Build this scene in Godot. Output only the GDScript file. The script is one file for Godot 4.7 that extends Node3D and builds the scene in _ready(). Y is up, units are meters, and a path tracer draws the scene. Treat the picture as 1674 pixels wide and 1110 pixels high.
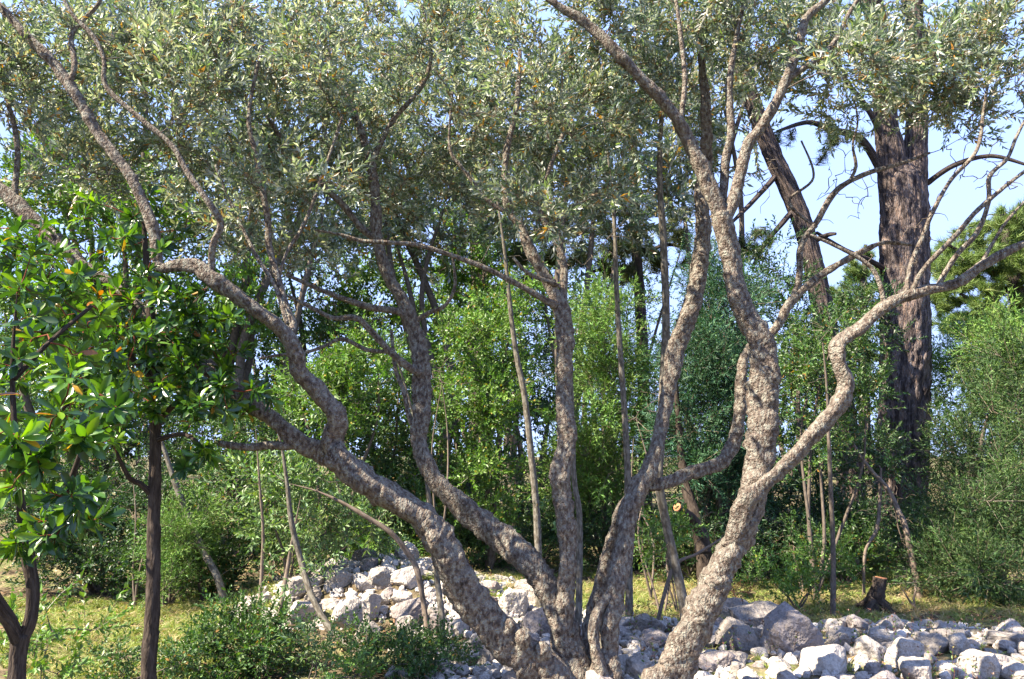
extends Node3D
# An old multi-stemmed olive on a limestone clearance heap, evergreen scrub and pines behind. Units are metres, y up.

var rng := RandomNumberGenerator.new()
var noise := FastNoiseLite.new()
var taken := {}
var M := {}
var S := {}
var soups := {}
var tris := 0
var said_labels := {}
var eye := Vector3(0, 1.6, 0)

const OLIVE_BASE = [0.511, -5.627]
const OLIVE_LIMBS = [["stem", [0.468, -0.162, -5.85, 0.1655, 0.281, 0.127, -5.8, 0.1363, 0.053, 0.309, -5.75, 0.1193, -0.152, 0.493, -5.7, 0.1106, -0.314, 0.699, -5.65, 0.1061, -0.427, 0.916, -5.6, 0.1017, -0.519, 1.094, -5.6, 0.1021, -0.643, 1.223, -5.6, 0.0963, -0.864, 1.358, -5.55, 0.0897, -1.062, 1.5, -5.5, 0.0851, -1.2, 1.632, -5.5, 0.0773]], ["branch", [-1.124, 1.54, -5.5, 0.069, -1.21, 1.693, -5.5, 0.0631, -1.159, 1.837, -5.45, 0.0587, -1.27, 2.011, -5.4, 0.0565, -1.387, 2.132, -5.35, 0.0541, -1.402, 2.243, -5.3, 0.0538, -1.478, 2.396, -5.25, 0.0515, -1.622, 2.512, -5.2, 0.0492, -1.752, 2.611, -5.15, 0.0489, -1.908, 2.727, -5.1, 0.0466, -2.005, 2.795, -5.1, 0.0389, -2.13, 2.799, -5.1, 0.0331, -2.239, 2.791, -5.1, 0.0292, -2.27, 2.927, -5.1, 0.0332, -2.297, 3.04, -5.1, 0.0353, -2.388, 3.242, -5.1, 0.0355, -2.516, 3.448, -5.1, 0.0357, -2.689, 3.659, -5.1, 0.0359, -2.82, 3.869, -5.1, 0.0341, -2.916, 4.021, -5.1, 0.0342, -3.046, 4.192, -5.1, 0.0303, -3.204, 4.347, -5.1, 0.0284, -3.352, 4.503, -5.1, 0.0265, -3.592, 4.722, -5.1, 0.0205]], ["branch", [-1.912, 2.727, -5.1, 0.0253, -1.908, 2.858, -5.08, 0.0214, -1.886, 2.95, -5.05, 0.0194, -1.849, 3.057, -5.05, 0.0214, -1.902, 3.162, -5.0, 0.0193, -2.061, 3.383, -5.0, 0.0194, -2.168, 3.557, -5.0, 0.0175, -2.374, 3.733, -5.0, 0.0176, -2.613, 3.953, -5.0, 0.0158, -2.642, 4.145, -5.0, 0.0139, -2.729, 4.306, -5.0, 0.0139, -2.867, 4.446, -5.0, 0.012, -2.954, 4.596, -5.0, 0.01]], ["branch", [-2.915, 4.008, -5.1, 0.0201, -2.885, 4.145, -5.1, 0.0182, -2.95, 4.387, -5.15, 0.0164, -2.893, 4.542, -5.2, 0.0145, -2.809, 4.649, -5.2, 0.0125, -2.748, 4.851, -5.2, 0.0105]], ["branch", [-1.135, 1.572, -5.55, 0.0738, -1.293, 1.628, -5.55, 0.0657, -1.43, 1.705, -5.5, 0.0591, -1.612, 1.851, -5.5, 0.0573, -1.764, 1.957, -5.5, 0.0554, -2.093, 2.213, -5.5, 0.0537, -2.419, 2.485, -5.5, 0.052, -2.75, 2.756, -5.5, 0.0502, -2.939, 2.884, -5.5, 0.0483, -3.103, 3.048, -5.5, 0.0485, -3.251, 3.161, -5.5, 0.0465, -3.429, 3.323, -5.5, 0.0467, -3.585, 3.455, -5.5, 0.0426, -3.838, 3.646, -5.5, 0.0321]], ["branch", [-3.424, 3.31, -5.5, 0.0255, -3.454, 3.411, -5.5, 0.0213, -3.461, 3.699, -5.5, 0.0214, -3.51, 3.924, -5.5, 0.0194, -3.567, 4.083, -5.5, 0.0151, -3.615, 4.289, -5.5, 0.0109]], ["branch", [-1.405, 1.685, -5.5, 0.0346, -1.497, 1.664, -5.48, 0.0304, -1.605, 1.672, -5.46, 0.0283, -1.706, 1.656, -5.45, 0.0262, -1.806, 1.663, -5.4, 0.024, -1.915, 1.683, -5.4, 0.02]], ["branch", [-1.438, 2.389, -5.28, 0.0279, -1.447, 2.461, -5.35, 0.0243, -1.524, 2.626, -5.4, 0.0225, -1.591, 2.805, -5.45, 0.0228, -1.673, 3.031, -5.5, 0.0232, -1.689, 3.213, -5.5, 0.0212, -1.736, 3.433, -5.5, 0.0213, -1.811, 3.71, -5.55, 0.0194, -1.869, 3.936, -5.55, 0.0174, -1.874, 4.198, -5.6, 0.0132, -1.811, 4.573, -5.6, 0.0111]], ["branch", [-1.484, 2.461, -5.35, 0.0162, -1.589, 2.718, -5.4, 0.0144, -1.738, 2.941, -5.45, 0.0146, -1.869, 3.17, -5.5, 0.0127, -1.977, 3.389, -5.5, 0.0106, -2.073, 3.61, -5.5, 0.0085]], ["branch", [-1.586, 2.792, -5.45, 0.0145, -1.545, 2.996, -5.5, 0.0126, -1.452, 3.243, -5.6, 0.0129, -1.319, 3.776, -5.7, 0.0111, -1.238, 4.056, -5.7, 0.0089]], ["stem", [0.523, -0.167, -6.0, 0.1274, 0.382, 0.333, -6.05, 0.1041, 0.299, 0.555, -6.1, 0.1011, 0.214, 0.718, -6.15, 0.1002, 0.059, 0.886, -6.2, 0.0946, -0.17, 1.054, -6.3, 0.0897, -0.358, 1.209, -6.35, 0.0837, -0.541, 1.367, -6.4, 0.0776, -0.652, 1.52, -6.45, 0.0714, -0.727, 1.71, -6.5, 0.0674, -0.71, 1.882, -6.5, 0.0677, -0.72, 2.148, -6.55, 0.0661, -0.732, 2.325, -6.55, 0.0639, -0.771, 2.511, -6.6, 0.0622, -0.824, 2.692, -6.6, 0.0599, -0.902, 2.875, -6.6, 0.0551, -0.995, 3.023, -6.6, 0.0528, -1.069, 3.188, -6.6, 0.0504, -1.12, 3.432, -6.6, 0.0456, -1.137, 3.726, -6.6, 0.0408, -1.196, 4.066, -6.6, 0.0359, -1.33, 4.443, -6.6, 0.031, -1.524, 4.882, -6.6, 0.0235, -1.724, 5.385, -6.6, 0.0185]], ["branch", [-0.814, 2.702, -6.6, 0.0349, -0.928, 2.759, -6.55, 0.0298, -1.133, 2.78, -6.5, 0.0271, -1.302, 2.826, -6.45, 0.0245, -1.543, 2.915, -6.4, 0.0195, -1.79, 3.025, -6.4, 0.0146]], ["branch", [-0.726, 2.251, -6.5, 0.0317, -0.818, 2.295, -6.45, 0.029, -0.953, 2.405, -6.4, 0.0265, -1.102, 2.563, -6.35, 0.0264, -1.215, 2.662, -6.3, 0.0238, -1.381, 2.653, -6.25, 0.0189, -1.513, 2.712, -6.2, 0.0164, -1.719, 2.817, -6.2, 0.0118]], ["branch", [-0.803, 2.672, -6.6, 0.0224, -0.679, 2.744, -6.55, 0.0198, -0.567, 2.78, -6.5, 0.0172, -0.503, 2.845, -6.5, 0.0148, -0.46, 2.981, -6.5, 0.0124, -0.482, 3.199, -6.5, 0.0099]], ["branch", [-0.948, 2.41, -6.4, 0.0168, -1.141, 2.425, -6.4, 0.0169, -1.336, 2.512, -6.4, 0.0169, -1.468, 2.447, -6.35, 0.0143, -1.578, 2.398, -6.3, 0.0142, -1.785, 2.374, -6.3, 0.0118, -1.95, 2.345, -6.3, 0.0095]], ["branch", [-0.708, 1.743, -6.5, 0.0241, -0.797, 1.863, -6.5, 0.0217, -0.859, 2.105, -6.5, 0.0194, -0.938, 2.305, -6.55, 0.0172, -0.982, 2.611, -6.6, 0.0125]], ["branch", [-1.098, 3.354, -6.6, 0.0304, -1.253, 3.473, -6.6, 0.0279, -1.389, 3.636, -6.5, 0.0251, -1.572, 3.81, -6.4, 0.0223, -1.803, 4.056, -6.3, 0.0172, -1.981, 4.322, -6.2, 0.0122]], ["branch", [-1.185, 4.012, -6.6, 0.0231, -1.018, 4.389, -6.6, 0.0207, -0.765, 4.717, -6.6, 0.0182, -0.691, 5.049, -6.6, 0.0157, -0.776, 5.442, -6.6, 0.0132]], ["stem", [0.505, -0.157, -5.9, 0.1253, 0.402, 0.077, -5.95, 0.0932, 0.356, 0.191, -6.0, 0.0879, 0.344, 0.339, -6.0, 0.0817, 0.367, 0.539, -6.0, 0.0756, 0.391, 0.74, -6.0, 0.0673, 0.397, 0.939, -6.0, 0.0655, 0.386, 1.144, -6.0, 0.0658, 0.357, 1.36, -6.0, 0.0639, 0.354, 1.469, -6.0, 0.0663, 0.403, 1.702, -6.05, 0.0695, 0.4, 1.863, -6.05, 0.0675, 0.387, 2.028, -6.1, 0.0637, 0.398, 2.275, -6.1, 0.0641, 0.4, 2.488, -6.1, 0.0644, 0.374, 2.675, -6.1, 0.0647, 0.315, 2.825, -6.1, 0.0464, 0.219, 3.001, -6.1, 0.0396, 0.135, 3.154, -6.1, 0.0374, 0.07, 3.336, -6.1, 0.0352, -0.014, 3.457, -6.1, 0.0306, -0.052, 3.652, -6.1, 0.0283, -0.043, 3.928, -6.1, 0.0238, 0.038, 4.329, -6.1, 0.0192, 0.063, 4.787, -6.1, 0.0145]], ["branch", [0.374, 2.698, -6.1, 0.0462, 0.393, 2.907, -6.15, 0.0328, 0.393, 3.111, -6.2, 0.0261, 0.3, 3.321, -6.2, 0.0262, 0.225, 3.468, -6.2, 0.0239, 0.255, 3.716, -6.2, 0.0192, 0.402, 4.118, -6.2, 0.0145]], ["branch", [0.326, 2.713, -6.05, 0.0298, 0.241, 2.75, -6.0, 0.025, 0.1, 2.823, -5.95, 0.0226, -0.081, 2.909, -5.9, 0.0202, -0.241, 2.975, -5.85, 0.0201, -0.51, 3.063, -5.8, 0.0178, -0.696, 3.105, -5.75, 0.0176, -0.896, 3.11, -5.7, 0.0153, -1.084, 3.123, -5.7, 0.0131, -1.212, 3.164, -5.7, 0.0109, -1.41, 3.2, -5.7, 0.0088]], ["branch", [0.362, 2.873, -6.1, 0.0186, 0.242, 2.898, -6.0, 0.016, 0.163, 2.915, -5.95, 0.0159, 0.081, 2.959, -5.9, 0.0135, 0.009, 3.047, -5.9, 0.0113]], ["branch", [-0.005, 3.438, -6.1, 0.0188, -0.174, 3.535, -6.1, 0.0165, -0.365, 3.78, -6.1, 0.0142, -0.485, 3.978, -6.1, 0.0119, -0.466, 4.43, -6.1, 0.0096]], ["stem", [0.623, -0.192, -5.95, 0.1473, 0.632, 0.106, -5.95, 0.1018, 0.665, 0.253, -6.0, 0.0773, 0.694, 0.439, -6.0, 0.069, 0.724, 0.568, -6.05, 0.072, 0.755, 0.721, -6.1, 0.0728, 0.804, 0.87, -6.15, 0.0692, 0.836, 1.023, -6.2, 0.0655, 0.874, 1.192, -6.25, 0.0663, 0.958, 1.339, -6.3, 0.0717, 1.034, 1.439, -6.3, 0.0673, 1.088, 1.586, -6.35, 0.0586, 1.138, 1.717, -6.4, 0.0593, 1.216, 1.984, -6.5, 0.0605, 1.276, 2.236, -6.55, 0.0638, 1.327, 2.476, -6.6, 0.0671, 1.412, 2.672, -6.6, 0.0698, 1.5, 2.931, -6.6, 0.0702, 1.56, 3.245, -6.6, 0.0682, 1.586, 3.432, -6.6, 0.0659, 1.587, 3.747, -6.6, 0.0561, 1.633, 4.066, -6.6, 0.0488, 1.617, 4.454, -6.5, 0.0408, 1.597, 4.778, -6.5, 0.0334, 1.574, 5.328, -6.5, 0.0234]], ["stem", [0.616, 0.095, -5.85, 0.0541, 0.572, 0.288, -5.88, 0.0358, 0.568, 0.426, -5.9, 0.0318, 0.613, 0.539, -5.95, 0.0321, 0.7, 0.623, -6.02, 0.0304]], ["stem", [0.586, -0.011, -6.1, 0.1085, 0.592, 0.324, -6.3, 0.0678, 0.622, 0.437, -6.4, 0.0599, 0.691, 0.698, -6.45, 0.0561, 0.756, 0.926, -6.45, 0.0516, 0.829, 1.16, -6.4, 0.0468, 0.923, 1.323, -6.35, 0.042]], ["branch", [1.033, 1.371, -6.3, 0.0509, 1.172, 1.398, -6.3, 0.0463, 1.319, 1.452, -6.35, 0.0444, 1.486, 1.502, -6.4, 0.0448, 1.643, 1.562, -6.45, 0.0476, 1.732, 1.681, -6.5, 0.0481, 1.781, 1.829, -6.5, 0.0483, 1.819, 2.056, -6.5, 0.0461, 1.838, 2.285, -6.5, 0.0439, 1.898, 2.438, -6.5, 0.0391, 2.067, 2.571, -6.4, 0.0338, 2.219, 2.816, -6.4, 0.0316, 2.403, 2.98, -6.4, 0.0268, 2.6, 3.113, -6.35, 0.0243, 2.813, 3.224, -6.3, 0.0217, 2.956, 3.269, -6.3, 0.0169, 3.152, 3.249, -6.3, 0.0121]], ["branch", [2.219, 2.807, -6.4, 0.0267, 2.287, 3.0, -6.4, 0.0244, 2.307, 3.225, -6.4, 0.0245, 2.363, 3.346, -6.4, 0.0246, 2.463, 3.478, -6.4, 0.0246, 2.619, 3.717, -6.4, 0.0248, 2.86, 3.862, -6.4, 0.0199, 3.169, 3.955, -6.4, 0.0149, 3.405, 4.043, -6.4, 0.01]], ["branch", [2.743, 3.815, -6.4, 0.0149, 2.795, 3.929, -6.4, 0.0149, 2.781, 4.116, -6.4, 0.01, 2.832, 4.305, -6.4, 0.0075, 2.814, 4.516, -6.4, 0.005]], ["branch", [2.45, 3.417, -6.4, 0.0148, 2.273, 3.662, -6.5, 0.0125, 2.485, 3.871, -6.5, 0.0101, 2.4, 4.187, -6.5, 0.0076]], ["stem", [0.763, -0.143, -5.6, 0.1582, 0.959, 0.102, -5.6, 0.1234, 1.042, 0.205, -5.6, 0.1078, 1.11, 0.346, -5.6, 0.1002, 1.19, 0.481, -5.6, 0.1005, 1.259, 0.621, -5.6, 0.1009, 1.34, 0.758, -5.6, 0.0992, 1.424, 0.901, -5.62, 0.0979, 1.514, 1.03, -5.65, 0.0967, 1.585, 1.148, -5.68, 0.0954, 1.658, 1.322, -5.72, 0.0923, 1.708, 1.499, -5.75, 0.0932, 1.752, 1.727, -5.78, 0.0985, 1.773, 1.964, -5.8, 0.0994, 1.784, 2.225, -5.8, 0.0979, 1.762, 2.431, -5.8, 0.094, 1.689, 2.56, -5.8, 0.0855, 1.618, 2.77, -5.8, 0.0749, 1.595, 2.995, -5.8, 0.0709, 1.558, 3.178, -5.8, 0.069, 1.524, 3.357, -5.8, 0.067]], ["branch", [1.459, 0.995, -5.6, 0.0611, 1.51, 1.198, -5.55, 0.0609, 1.554, 1.328, -5.5, 0.0545, 1.666, 1.416, -5.5, 0.0506, 1.78, 1.504, -5.5, 0.0486, 1.95, 1.677, -5.5, 0.0509, 2.106, 1.839, -5.5, 0.0532, 2.215, 1.97, -5.5, 0.0513, 2.251, 2.089, -5.5, 0.0473, 2.206, 2.238, -5.5, 0.0454, 2.221, 2.359, -5.5, 0.0435, 2.346, 2.439, -5.5, 0.0436, 2.473, 2.556, -5.5, 0.0437, 2.6, 2.641, -5.5, 0.0417, 2.801, 2.709, -5.5, 0.0376, 3.043, 2.769, -5.5, 0.0335, 3.203, 2.876, -5.5, 0.0294, 3.362, 2.971, -5.5, 0.0273, 3.528, 3.048, -5.5, 0.0232, 3.818, 3.17, -5.5, 0.0169]], ["branch", [1.54, 3.302, -5.8, 0.0536, 1.454, 3.519, -5.8, 0.0516, 1.376, 3.743, -5.8, 0.0496, 1.291, 3.942, -5.8, 0.0476, 1.204, 4.072, -5.75, 0.0473, 1.068, 4.221, -5.7, 0.0449, 0.919, 4.353, -5.65, 0.0424, 0.738, 4.531, -5.6, 0.0378, 0.611, 4.668, -5.6, 0.0334, 0.452, 4.788, -5.6, 0.0291, 0.278, 4.908, -5.6, 0.0247, 0.104, 5.101, -5.6, 0.018]], ["branch", [1.53, 3.278, -5.8, 0.0491, 1.611, 3.417, -5.8, 0.0448, 1.684, 3.668, -5.8, 0.0428, 1.741, 3.871, -5.8, 0.043, 1.828, 3.984, -5.8, 0.0408, 1.95, 4.18, -5.8, 0.041, 2.061, 4.407, -5.8, 0.0389, 2.156, 4.67, -5.8, 0.0346, 2.231, 4.882, -5.8, 0.0301, 2.358, 5.001, -5.8, 0.0279, 2.507, 5.176, -5.8, 0.0186]], ["branch", [1.536, 3.339, -5.85, 0.036, 1.586, 3.614, -5.9, 0.0343, 1.602, 3.809, -5.9, 0.0321, 1.651, 4.016, -5.9, 0.03, 1.664, 4.39, -5.95, 0.0258, 1.714, 4.709, -5.95, 0.0212, 1.799, 5.063, -5.95, 0.0143]], ["branch", [2.074, 4.397, -5.8, 0.0229, 2.207, 4.494, -5.8, 0.0206, 2.336, 4.582, -5.8, 0.0184, 2.439, 4.704, -5.8, 0.0184, 2.553, 4.916, -5.8, 0.0162, 2.654, 5.066, -5.8, 0.0139]], ["branch", [1.244, 4.019, -5.78, 0.0204, 1.295, 4.387, -5.8, 0.0183, 1.273, 4.729, -5.8, 0.0161, 1.245, 5.026, -5.8, 0.0116]], ["branch", [2.907, 2.739, -5.5, 0.0209, 3.045, 2.953, -5.5, 0.0189, 3.21, 3.126, -5.5, 0.0169, 3.308, 3.345, -5.5, 0.0149, 3.332, 3.53, -5.5, 0.0149, 3.466, 3.659, -5.5, 0.0128, 3.545, 3.821, -5.5, 0.0107, 3.686, 4.06, -5.5, 0.0086]], ["branch", [2.719, 2.679, -5.5, 0.0188, 2.799, 2.856, -5.45, 0.0166, 3.0, 3.069, -5.4, 0.0166, 3.177, 3.261, -5.4, 0.0146, 3.508, 3.526, -5.4, 0.0126, 3.802, 3.705, -5.4, 0.0084]], ["branch", [2.685, 2.662, -5.5, 0.0188, 2.788, 2.917, -5.6, 0.0171, 2.945, 3.164, -5.7, 0.0175, 3.013, 3.317, -5.7, 0.0154, 3.223, 3.603, -5.8, 0.0135, 3.435, 3.838, -5.8, 0.0136, 3.51, 4.147, -5.8, 0.0114, 3.559, 4.353, -5.8, 0.0091]], ["branch", [3.203, 2.876, -5.5, 0.0126, 3.395, 3.17, -5.5, 0.0106, 3.554, 3.345, -5.5, 0.0085]], ["branch", [2.539, 2.599, -5.5, 0.0167, 2.516, 2.773, -5.5, 0.0167, 2.437, 2.91, -5.5, 0.0147, 2.229, 3.031, -5.5, 0.0126, 2.06, 3.109, -5.5, 0.0084]], ["knob", [0.053, 0.359, -5.7, 0.0612, 0.077, 0.419, -5.64, 0.0546, 0.097, 0.454, -5.62, 0.0403]], ["knob", [-0.045, 0.438, -5.7, 0.0532, -0.016, 0.489, -5.66, 0.0468, 0.004, 0.514, -5.65, 0.0325]], ["knob", [0.176, 0.257, -5.72, 0.0613, 0.206, 0.325, -5.66, 0.0526, 0.23, 0.357, -5.64, 0.0363]]]
const OLIVE_CROWN = [[-3.434, 4.291, -5.6, 0.627, 0.543, 0.6400000000000001, 22], [-2.794, 4.631, -5.8, 0.736, 0.476, 0.8, 33], [-2.143, 4.683, -6.2, 0.879, 0.648, 0.96, 40], [-2.967, 3.756, -5.9, 0.837, 0.352, 0.5599999999999999, 19], [-2.135, 3.801, -6.3, 0.893, 0.423, 0.7200000000000001, 26], [-1.238, 4.974, -6.9, 1.03, 0.772, 1.04, 45], [-0.251, 4.698, -6.8, 0.964, 0.71, 0.96, 48], [-0.644, 4.08, -7.1, 0.901, 0.397, 0.6400000000000001, 24], [0.647, 4.542, -6.7, 0.85, 0.65, 0.8800000000000001, 40], [0.819, 5.106, -6.3, 0.893, 0.423, 0.7200000000000001, 26], [1.59, 4.944, -6.4, 0.812, 0.573, 0.8800000000000001, 33], [2.38, 4.832, -6.5, 0.728, 0.534, 0.8800000000000001, 29], [3.255, 4.783, -6.4, 0.764, 0.478, 0.8800000000000001, 35], [3.827, 4.528, -6.2, 0.694, 0.555, 0.8, 29], [0.504, 3.933, -7.0, 0.627, 0.235, 0.4, 10], [-2.038, 4.008, -5.1, 0.571, 0.343, 0.24, 7], [-0.158, 4.195, -5.4, 0.645, 0.363, 0.24, 10], [2.567, 4.191, -5.3, 0.593, 0.277, 0.24, 9], [-1.166, 4.414, -5.3, 0.633, 0.316, 0.24, 9], [0.277, 3.408, -5.7, 0.553, 0.213, 0.24, 7], [-1.488, 3.313, -5.4, 0.484, 0.282, 0.24, 6], [-1.446, 4.158, -6.7, 0.6, 0.45, 0.6400000000000001, 16], [-1.73, 3.354, -6.7, 0.7, 0.35, 0.4, 7], [-2.569, 5.649, -5.9, 1.409, 0.44, 1.04, 9], [0.069, 6.061, -6.5, 1.552, 0.485, 1.04, 9], [2.704, 6.061, -6.5, 1.552, 0.485, 1.04, 12]]
const OLIVE_BARE = [[2.601, 3.75, -6.3, 0.376, 0.376, 0.4, 34], [3.251, 3.477, -5.5, 0.369, 0.369, 0.4, 34], [2.794, 3.04, -5.5, 0.369, 0.246, 0.3, 18], [-1.327, 2.905, -6.3, 0.517, 0.376, 0.4, 34], [-1.761, 3.126, -5.5, 0.451, 0.41, 0.4, 30], [0.584, 3.223, -6.2, 0.509, 0.278, 0.4, 24], [1.873, 3.648, -6, 0.313, 0.358, 0.3, 16], [-3.049, 3.709, -5.3, 0.435, 0.356, 0.4, 18], [-0.418, 3.052, -6.3, 0.423, 0.235, 0.4, 16]]
const PINES = [{"label": "tall pine with thick furrowed grey trunk right of the olive", "dark": true, "per": 7, "s": 1.5, "limbs": [["trunk", [6.879, -0.127, -15, 0.5669, 6.926, 0.246, -15, 0.4595, 6.998, 1.0, -15, 0.4298, 7.126, 2.096, -15, 0.4176, 7.266, 3.67, -15, 0.4181, 7.329, 4.939, -15, 0.4116, 7.416, 6.239, -15, 0.4165, 7.425, 6.719, -15, 0.3834, 7.436, 7.058, -15, 0.2331, 7.447, 7.228, -15, 0.0584]], ["trunk", [7.246, 6.12, -15, 0.2311, 7.247, 6.84, -15, 0.2675, 7.236, 7.387, -15, 0.2396, 7.178, 7.939, -15, 0.2115, 7.162, 9.185, -15, 0.19, 7.042, 11.108, -15, 0.1691, 7.092, 14.633, -15.2, 0.126]], ["trunk", [7.547, 6.12, -15, 0.2311, 7.631, 6.84, -15, 0.2443, 7.771, 7.487, -15.1, 0.206, 7.884, 8.605, -15.1, 0.1784, 8.009, 10.578, -15.2, 0.1582, 8.554, 13.937, -15.2, 0.1127]], ["branch", [7.123, 6.719, -15, 0.0813, 6.62, 7.491, -14.8, 0.0751, 5.972, 7.626, -14.6, 0.0628, 5.485, 7.727, -14.5, 0.0454, 4.875, 7.508, -14.4, 0.0281]], ["branch", [6.959, 5.056, -15, 0.0515, 6.505, 5.135, -14.6, 0.0502, 5.945, 5.253, -14.3, 0.0438, 5.354, 5.485, -14, 0.0269]], ["branch", [7.878, 6.719, -15, 0.0581, 8.26, 6.973, -14.7, 0.0514, 8.838, 7.076, -14.5, 0.0395, 9.369, 6.827, -14.3, 0.0278]], ["branch", [7.22, 7.326, -15, 0.0701, 6.772, 8.098, -14.8, 0.0523, 6.257, 8.616, -14.6, 0.0346]]], "crown": [[5.637, 12.028, -15, 3.358, 1.343, 2.5, 40], [8.109, 12.56, -15, 3.358, 1.679, 2.5, 50], [9.449, 10.489, -15.5, 1.619, 0.81, 1.5, 20], [6.987, 10.203, -15, 1.343, 0.672, 1.3, 14], [5.58, 7.371, -14.5, 0.866, 0.379, 0.8, 9]]}, {"label": "dark leaning pine trunk rising to the left behind the olive", "dark": true, "per": 7, "s": 1.5, "limbs": [["trunk", [5.717, 0.137, -14, 0.2344, 5.709, 1.04, -14, 0.216, 5.664, 2.063, -14, 0.1975, 5.443, 3.745, -14, 0.1797, 5.169, 5.43, -14, 0.1612, 4.907, 6.266, -14, 0.1625, 4.634, 6.944, -14, 0.1527, 4.278, 8.095, -14, 0.1378, 3.948, 9.629, -14, 0.1119, 3.797, 11.704, -14, 0.0798]], ["branch", [5.182, 5.265, -14, 0.0644, 5.434, 5.375, -13.8, 0.0424, 5.524, 5.353, -13.6, 0.0261]], ["branch", [4.76, 6.604, -14, 0.0543, 4.187, 5.978, -13.8, 0.0426, 3.691, 5.482, -13.6, 0.0261]], ["branch", [4.999, 5.93, -14, 0.054, 4.367, 5.212, -13.8, 0.0423, 4.078, 4.734, -13.6, 0.0259]]], "crown": [[4.097, 10.596, -14, 2.716, 1.254, 2, 40], [4.276, 5.539, -13.8, 0.618, 0.515, 0.8, 8], [2.718, 9.629, -14, 1.672, 1.254, 1.5, 16]]}, {"label": "far pine with bare whorled limbs left of the central olive stem", "dark": true, "per": 6, "s": 1.9, "limbs": [["trunk", [-0.842, -0.296, -21, 0.2604, -0.857, 2.294, -21, 0.2416, -0.89, 5.139, -21, 0.2304, -0.853, 7.097, -21, 0.2092, -0.834, 9.616, -21, 0.1799, -0.785, 12.928, -21, 0.1169]], ["branch", [-0.969, 5.139, -21, 0.0715, -1.507, 5.291, -20.5, 0.0621, -1.854, 5.587, -20, 0.0456, -2.236, 5.742, -20, 0.0304]], ["branch", [-0.942, 5.949, -21, 0.0719, -1.516, 6.164, -20.5, 0.0547, -2.091, 6.208, -20, 0.0382]], ["branch", [-0.783, 6.112, -21, 0.072, -0.11, 6.484, -20.5, 0.0548, 0.505, 6.521, -20, 0.0382]]], "crown": [[-1.273, 11.342, -21, 3.134, 2.507, 3, 60], [-2.159, 7.451, -20.5, 1.989, 1.071, 1.8, 26], [0.992, 7.289, -20.5, 2.142, 0.918, 1.8, 30], [-0.892, 6.323, -20.5, 1.683, 0.765, 1.5, 14]]}, {"label": "slender dark pine with tangled dead lower branches behind the central stem", "dark": true, "per": 6, "s": 1.7, "limbs": [["trunk", [2.732, -0.297, -17, 0.136, 2.727, 1.662, -17, 0.1257, 2.728, 3.946, -17, 0.1217, 2.645, 6.05, -17, 0.1107, 2.622, 8.089, -17, 0.0993, 2.61, 10.771, -17, 0.0676]], ["branch", [2.689, 5.12, -17, 0.0517, 2.089, 5.471, -16.8, 0.0385, 1.421, 5.273, -16.5, 0.0252]], ["branch", [2.665, 5.783, -17, 0.052, 3.257, 5.997, -16.8, 0.0386, 3.701, 5.789, -16.5, 0.0253]]], "crown": [[2.709, 9.064, -17, 2.284, 1.649, 2.2, 46], [2.126, 6.184, -17, 1.776, 0.761, 1.6, 40], [3.445, 6.722, -17, 1.142, 0.761, 1.4, 20]]}, {"label": "sunlit yellow green pine crown beyond the scrub at the right edge", "dark": false, "per": 9, "s": 2.2, "limbs": [["trunk", [16.4, -0.376, -26, 0.3231, 16.55, 3.425, -26, 0.291, 16.385, 5.982, -26, 0.236, 16.163, 7.997, -26, 0.1789, 16.085, 9.434, -26, 0.1002]], ["branch", [16.414, 5.188, -26, 0.1175, 15.121, 6.093, -25.5, 0.0869, 13.923, 6.583, -25, 0.0475]], ["branch", [16.368, 5.783, -26, 0.1179, 17.107, 6.683, -25.5, 0.0872, 17.607, 7.36, -25, 0.0477]], ["branch", [16.275, 6.984, -26, 0.0989, 14.862, 7.675, -25.5, 0.0682, 13.659, 8.144, -25, 0.0479]]], "crown": [[15.982, 8.201, -26, 2.134, 1.358, 3, 150], [17.461, 6.984, -26, 1.746, 1.552, 2.5, 90], [14.526, 7.388, -26, 1.358, 1.164, 2, 80], [15.008, 5.982, -26, 1.552, 0.776, 2, 70], [17.068, 9.227, -26, 1.552, 0.776, 2.5, 60]]}, {"label": "small distant pine top against the sky left of the thick trunk", "dark": false, "per": 9, "s": 2.4, "limbs": [["trunk", [12.739, 0.4, -30, 0.2204, 12.94, 4.831, -30, 0.18, 13.12, 7.812, -30, 0.1141, 13.288, 9.453, -30, 0.0575]], ["branch", [13.05, 6.656, -30, 0.0908, 12.157, 7.253, -29.5, 0.0672, 11.735, 7.709, -29.5, 0.0449]]], "crown": [[13.176, 8.747, -30, 0.784, 0.672, 1.5, 18], [12.819, 7.348, -30, 1.343, 0.896, 2.2, 40], [12.272, 5.739, -30, 1.567, 1.119, 2.2, 36]]}]
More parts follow.
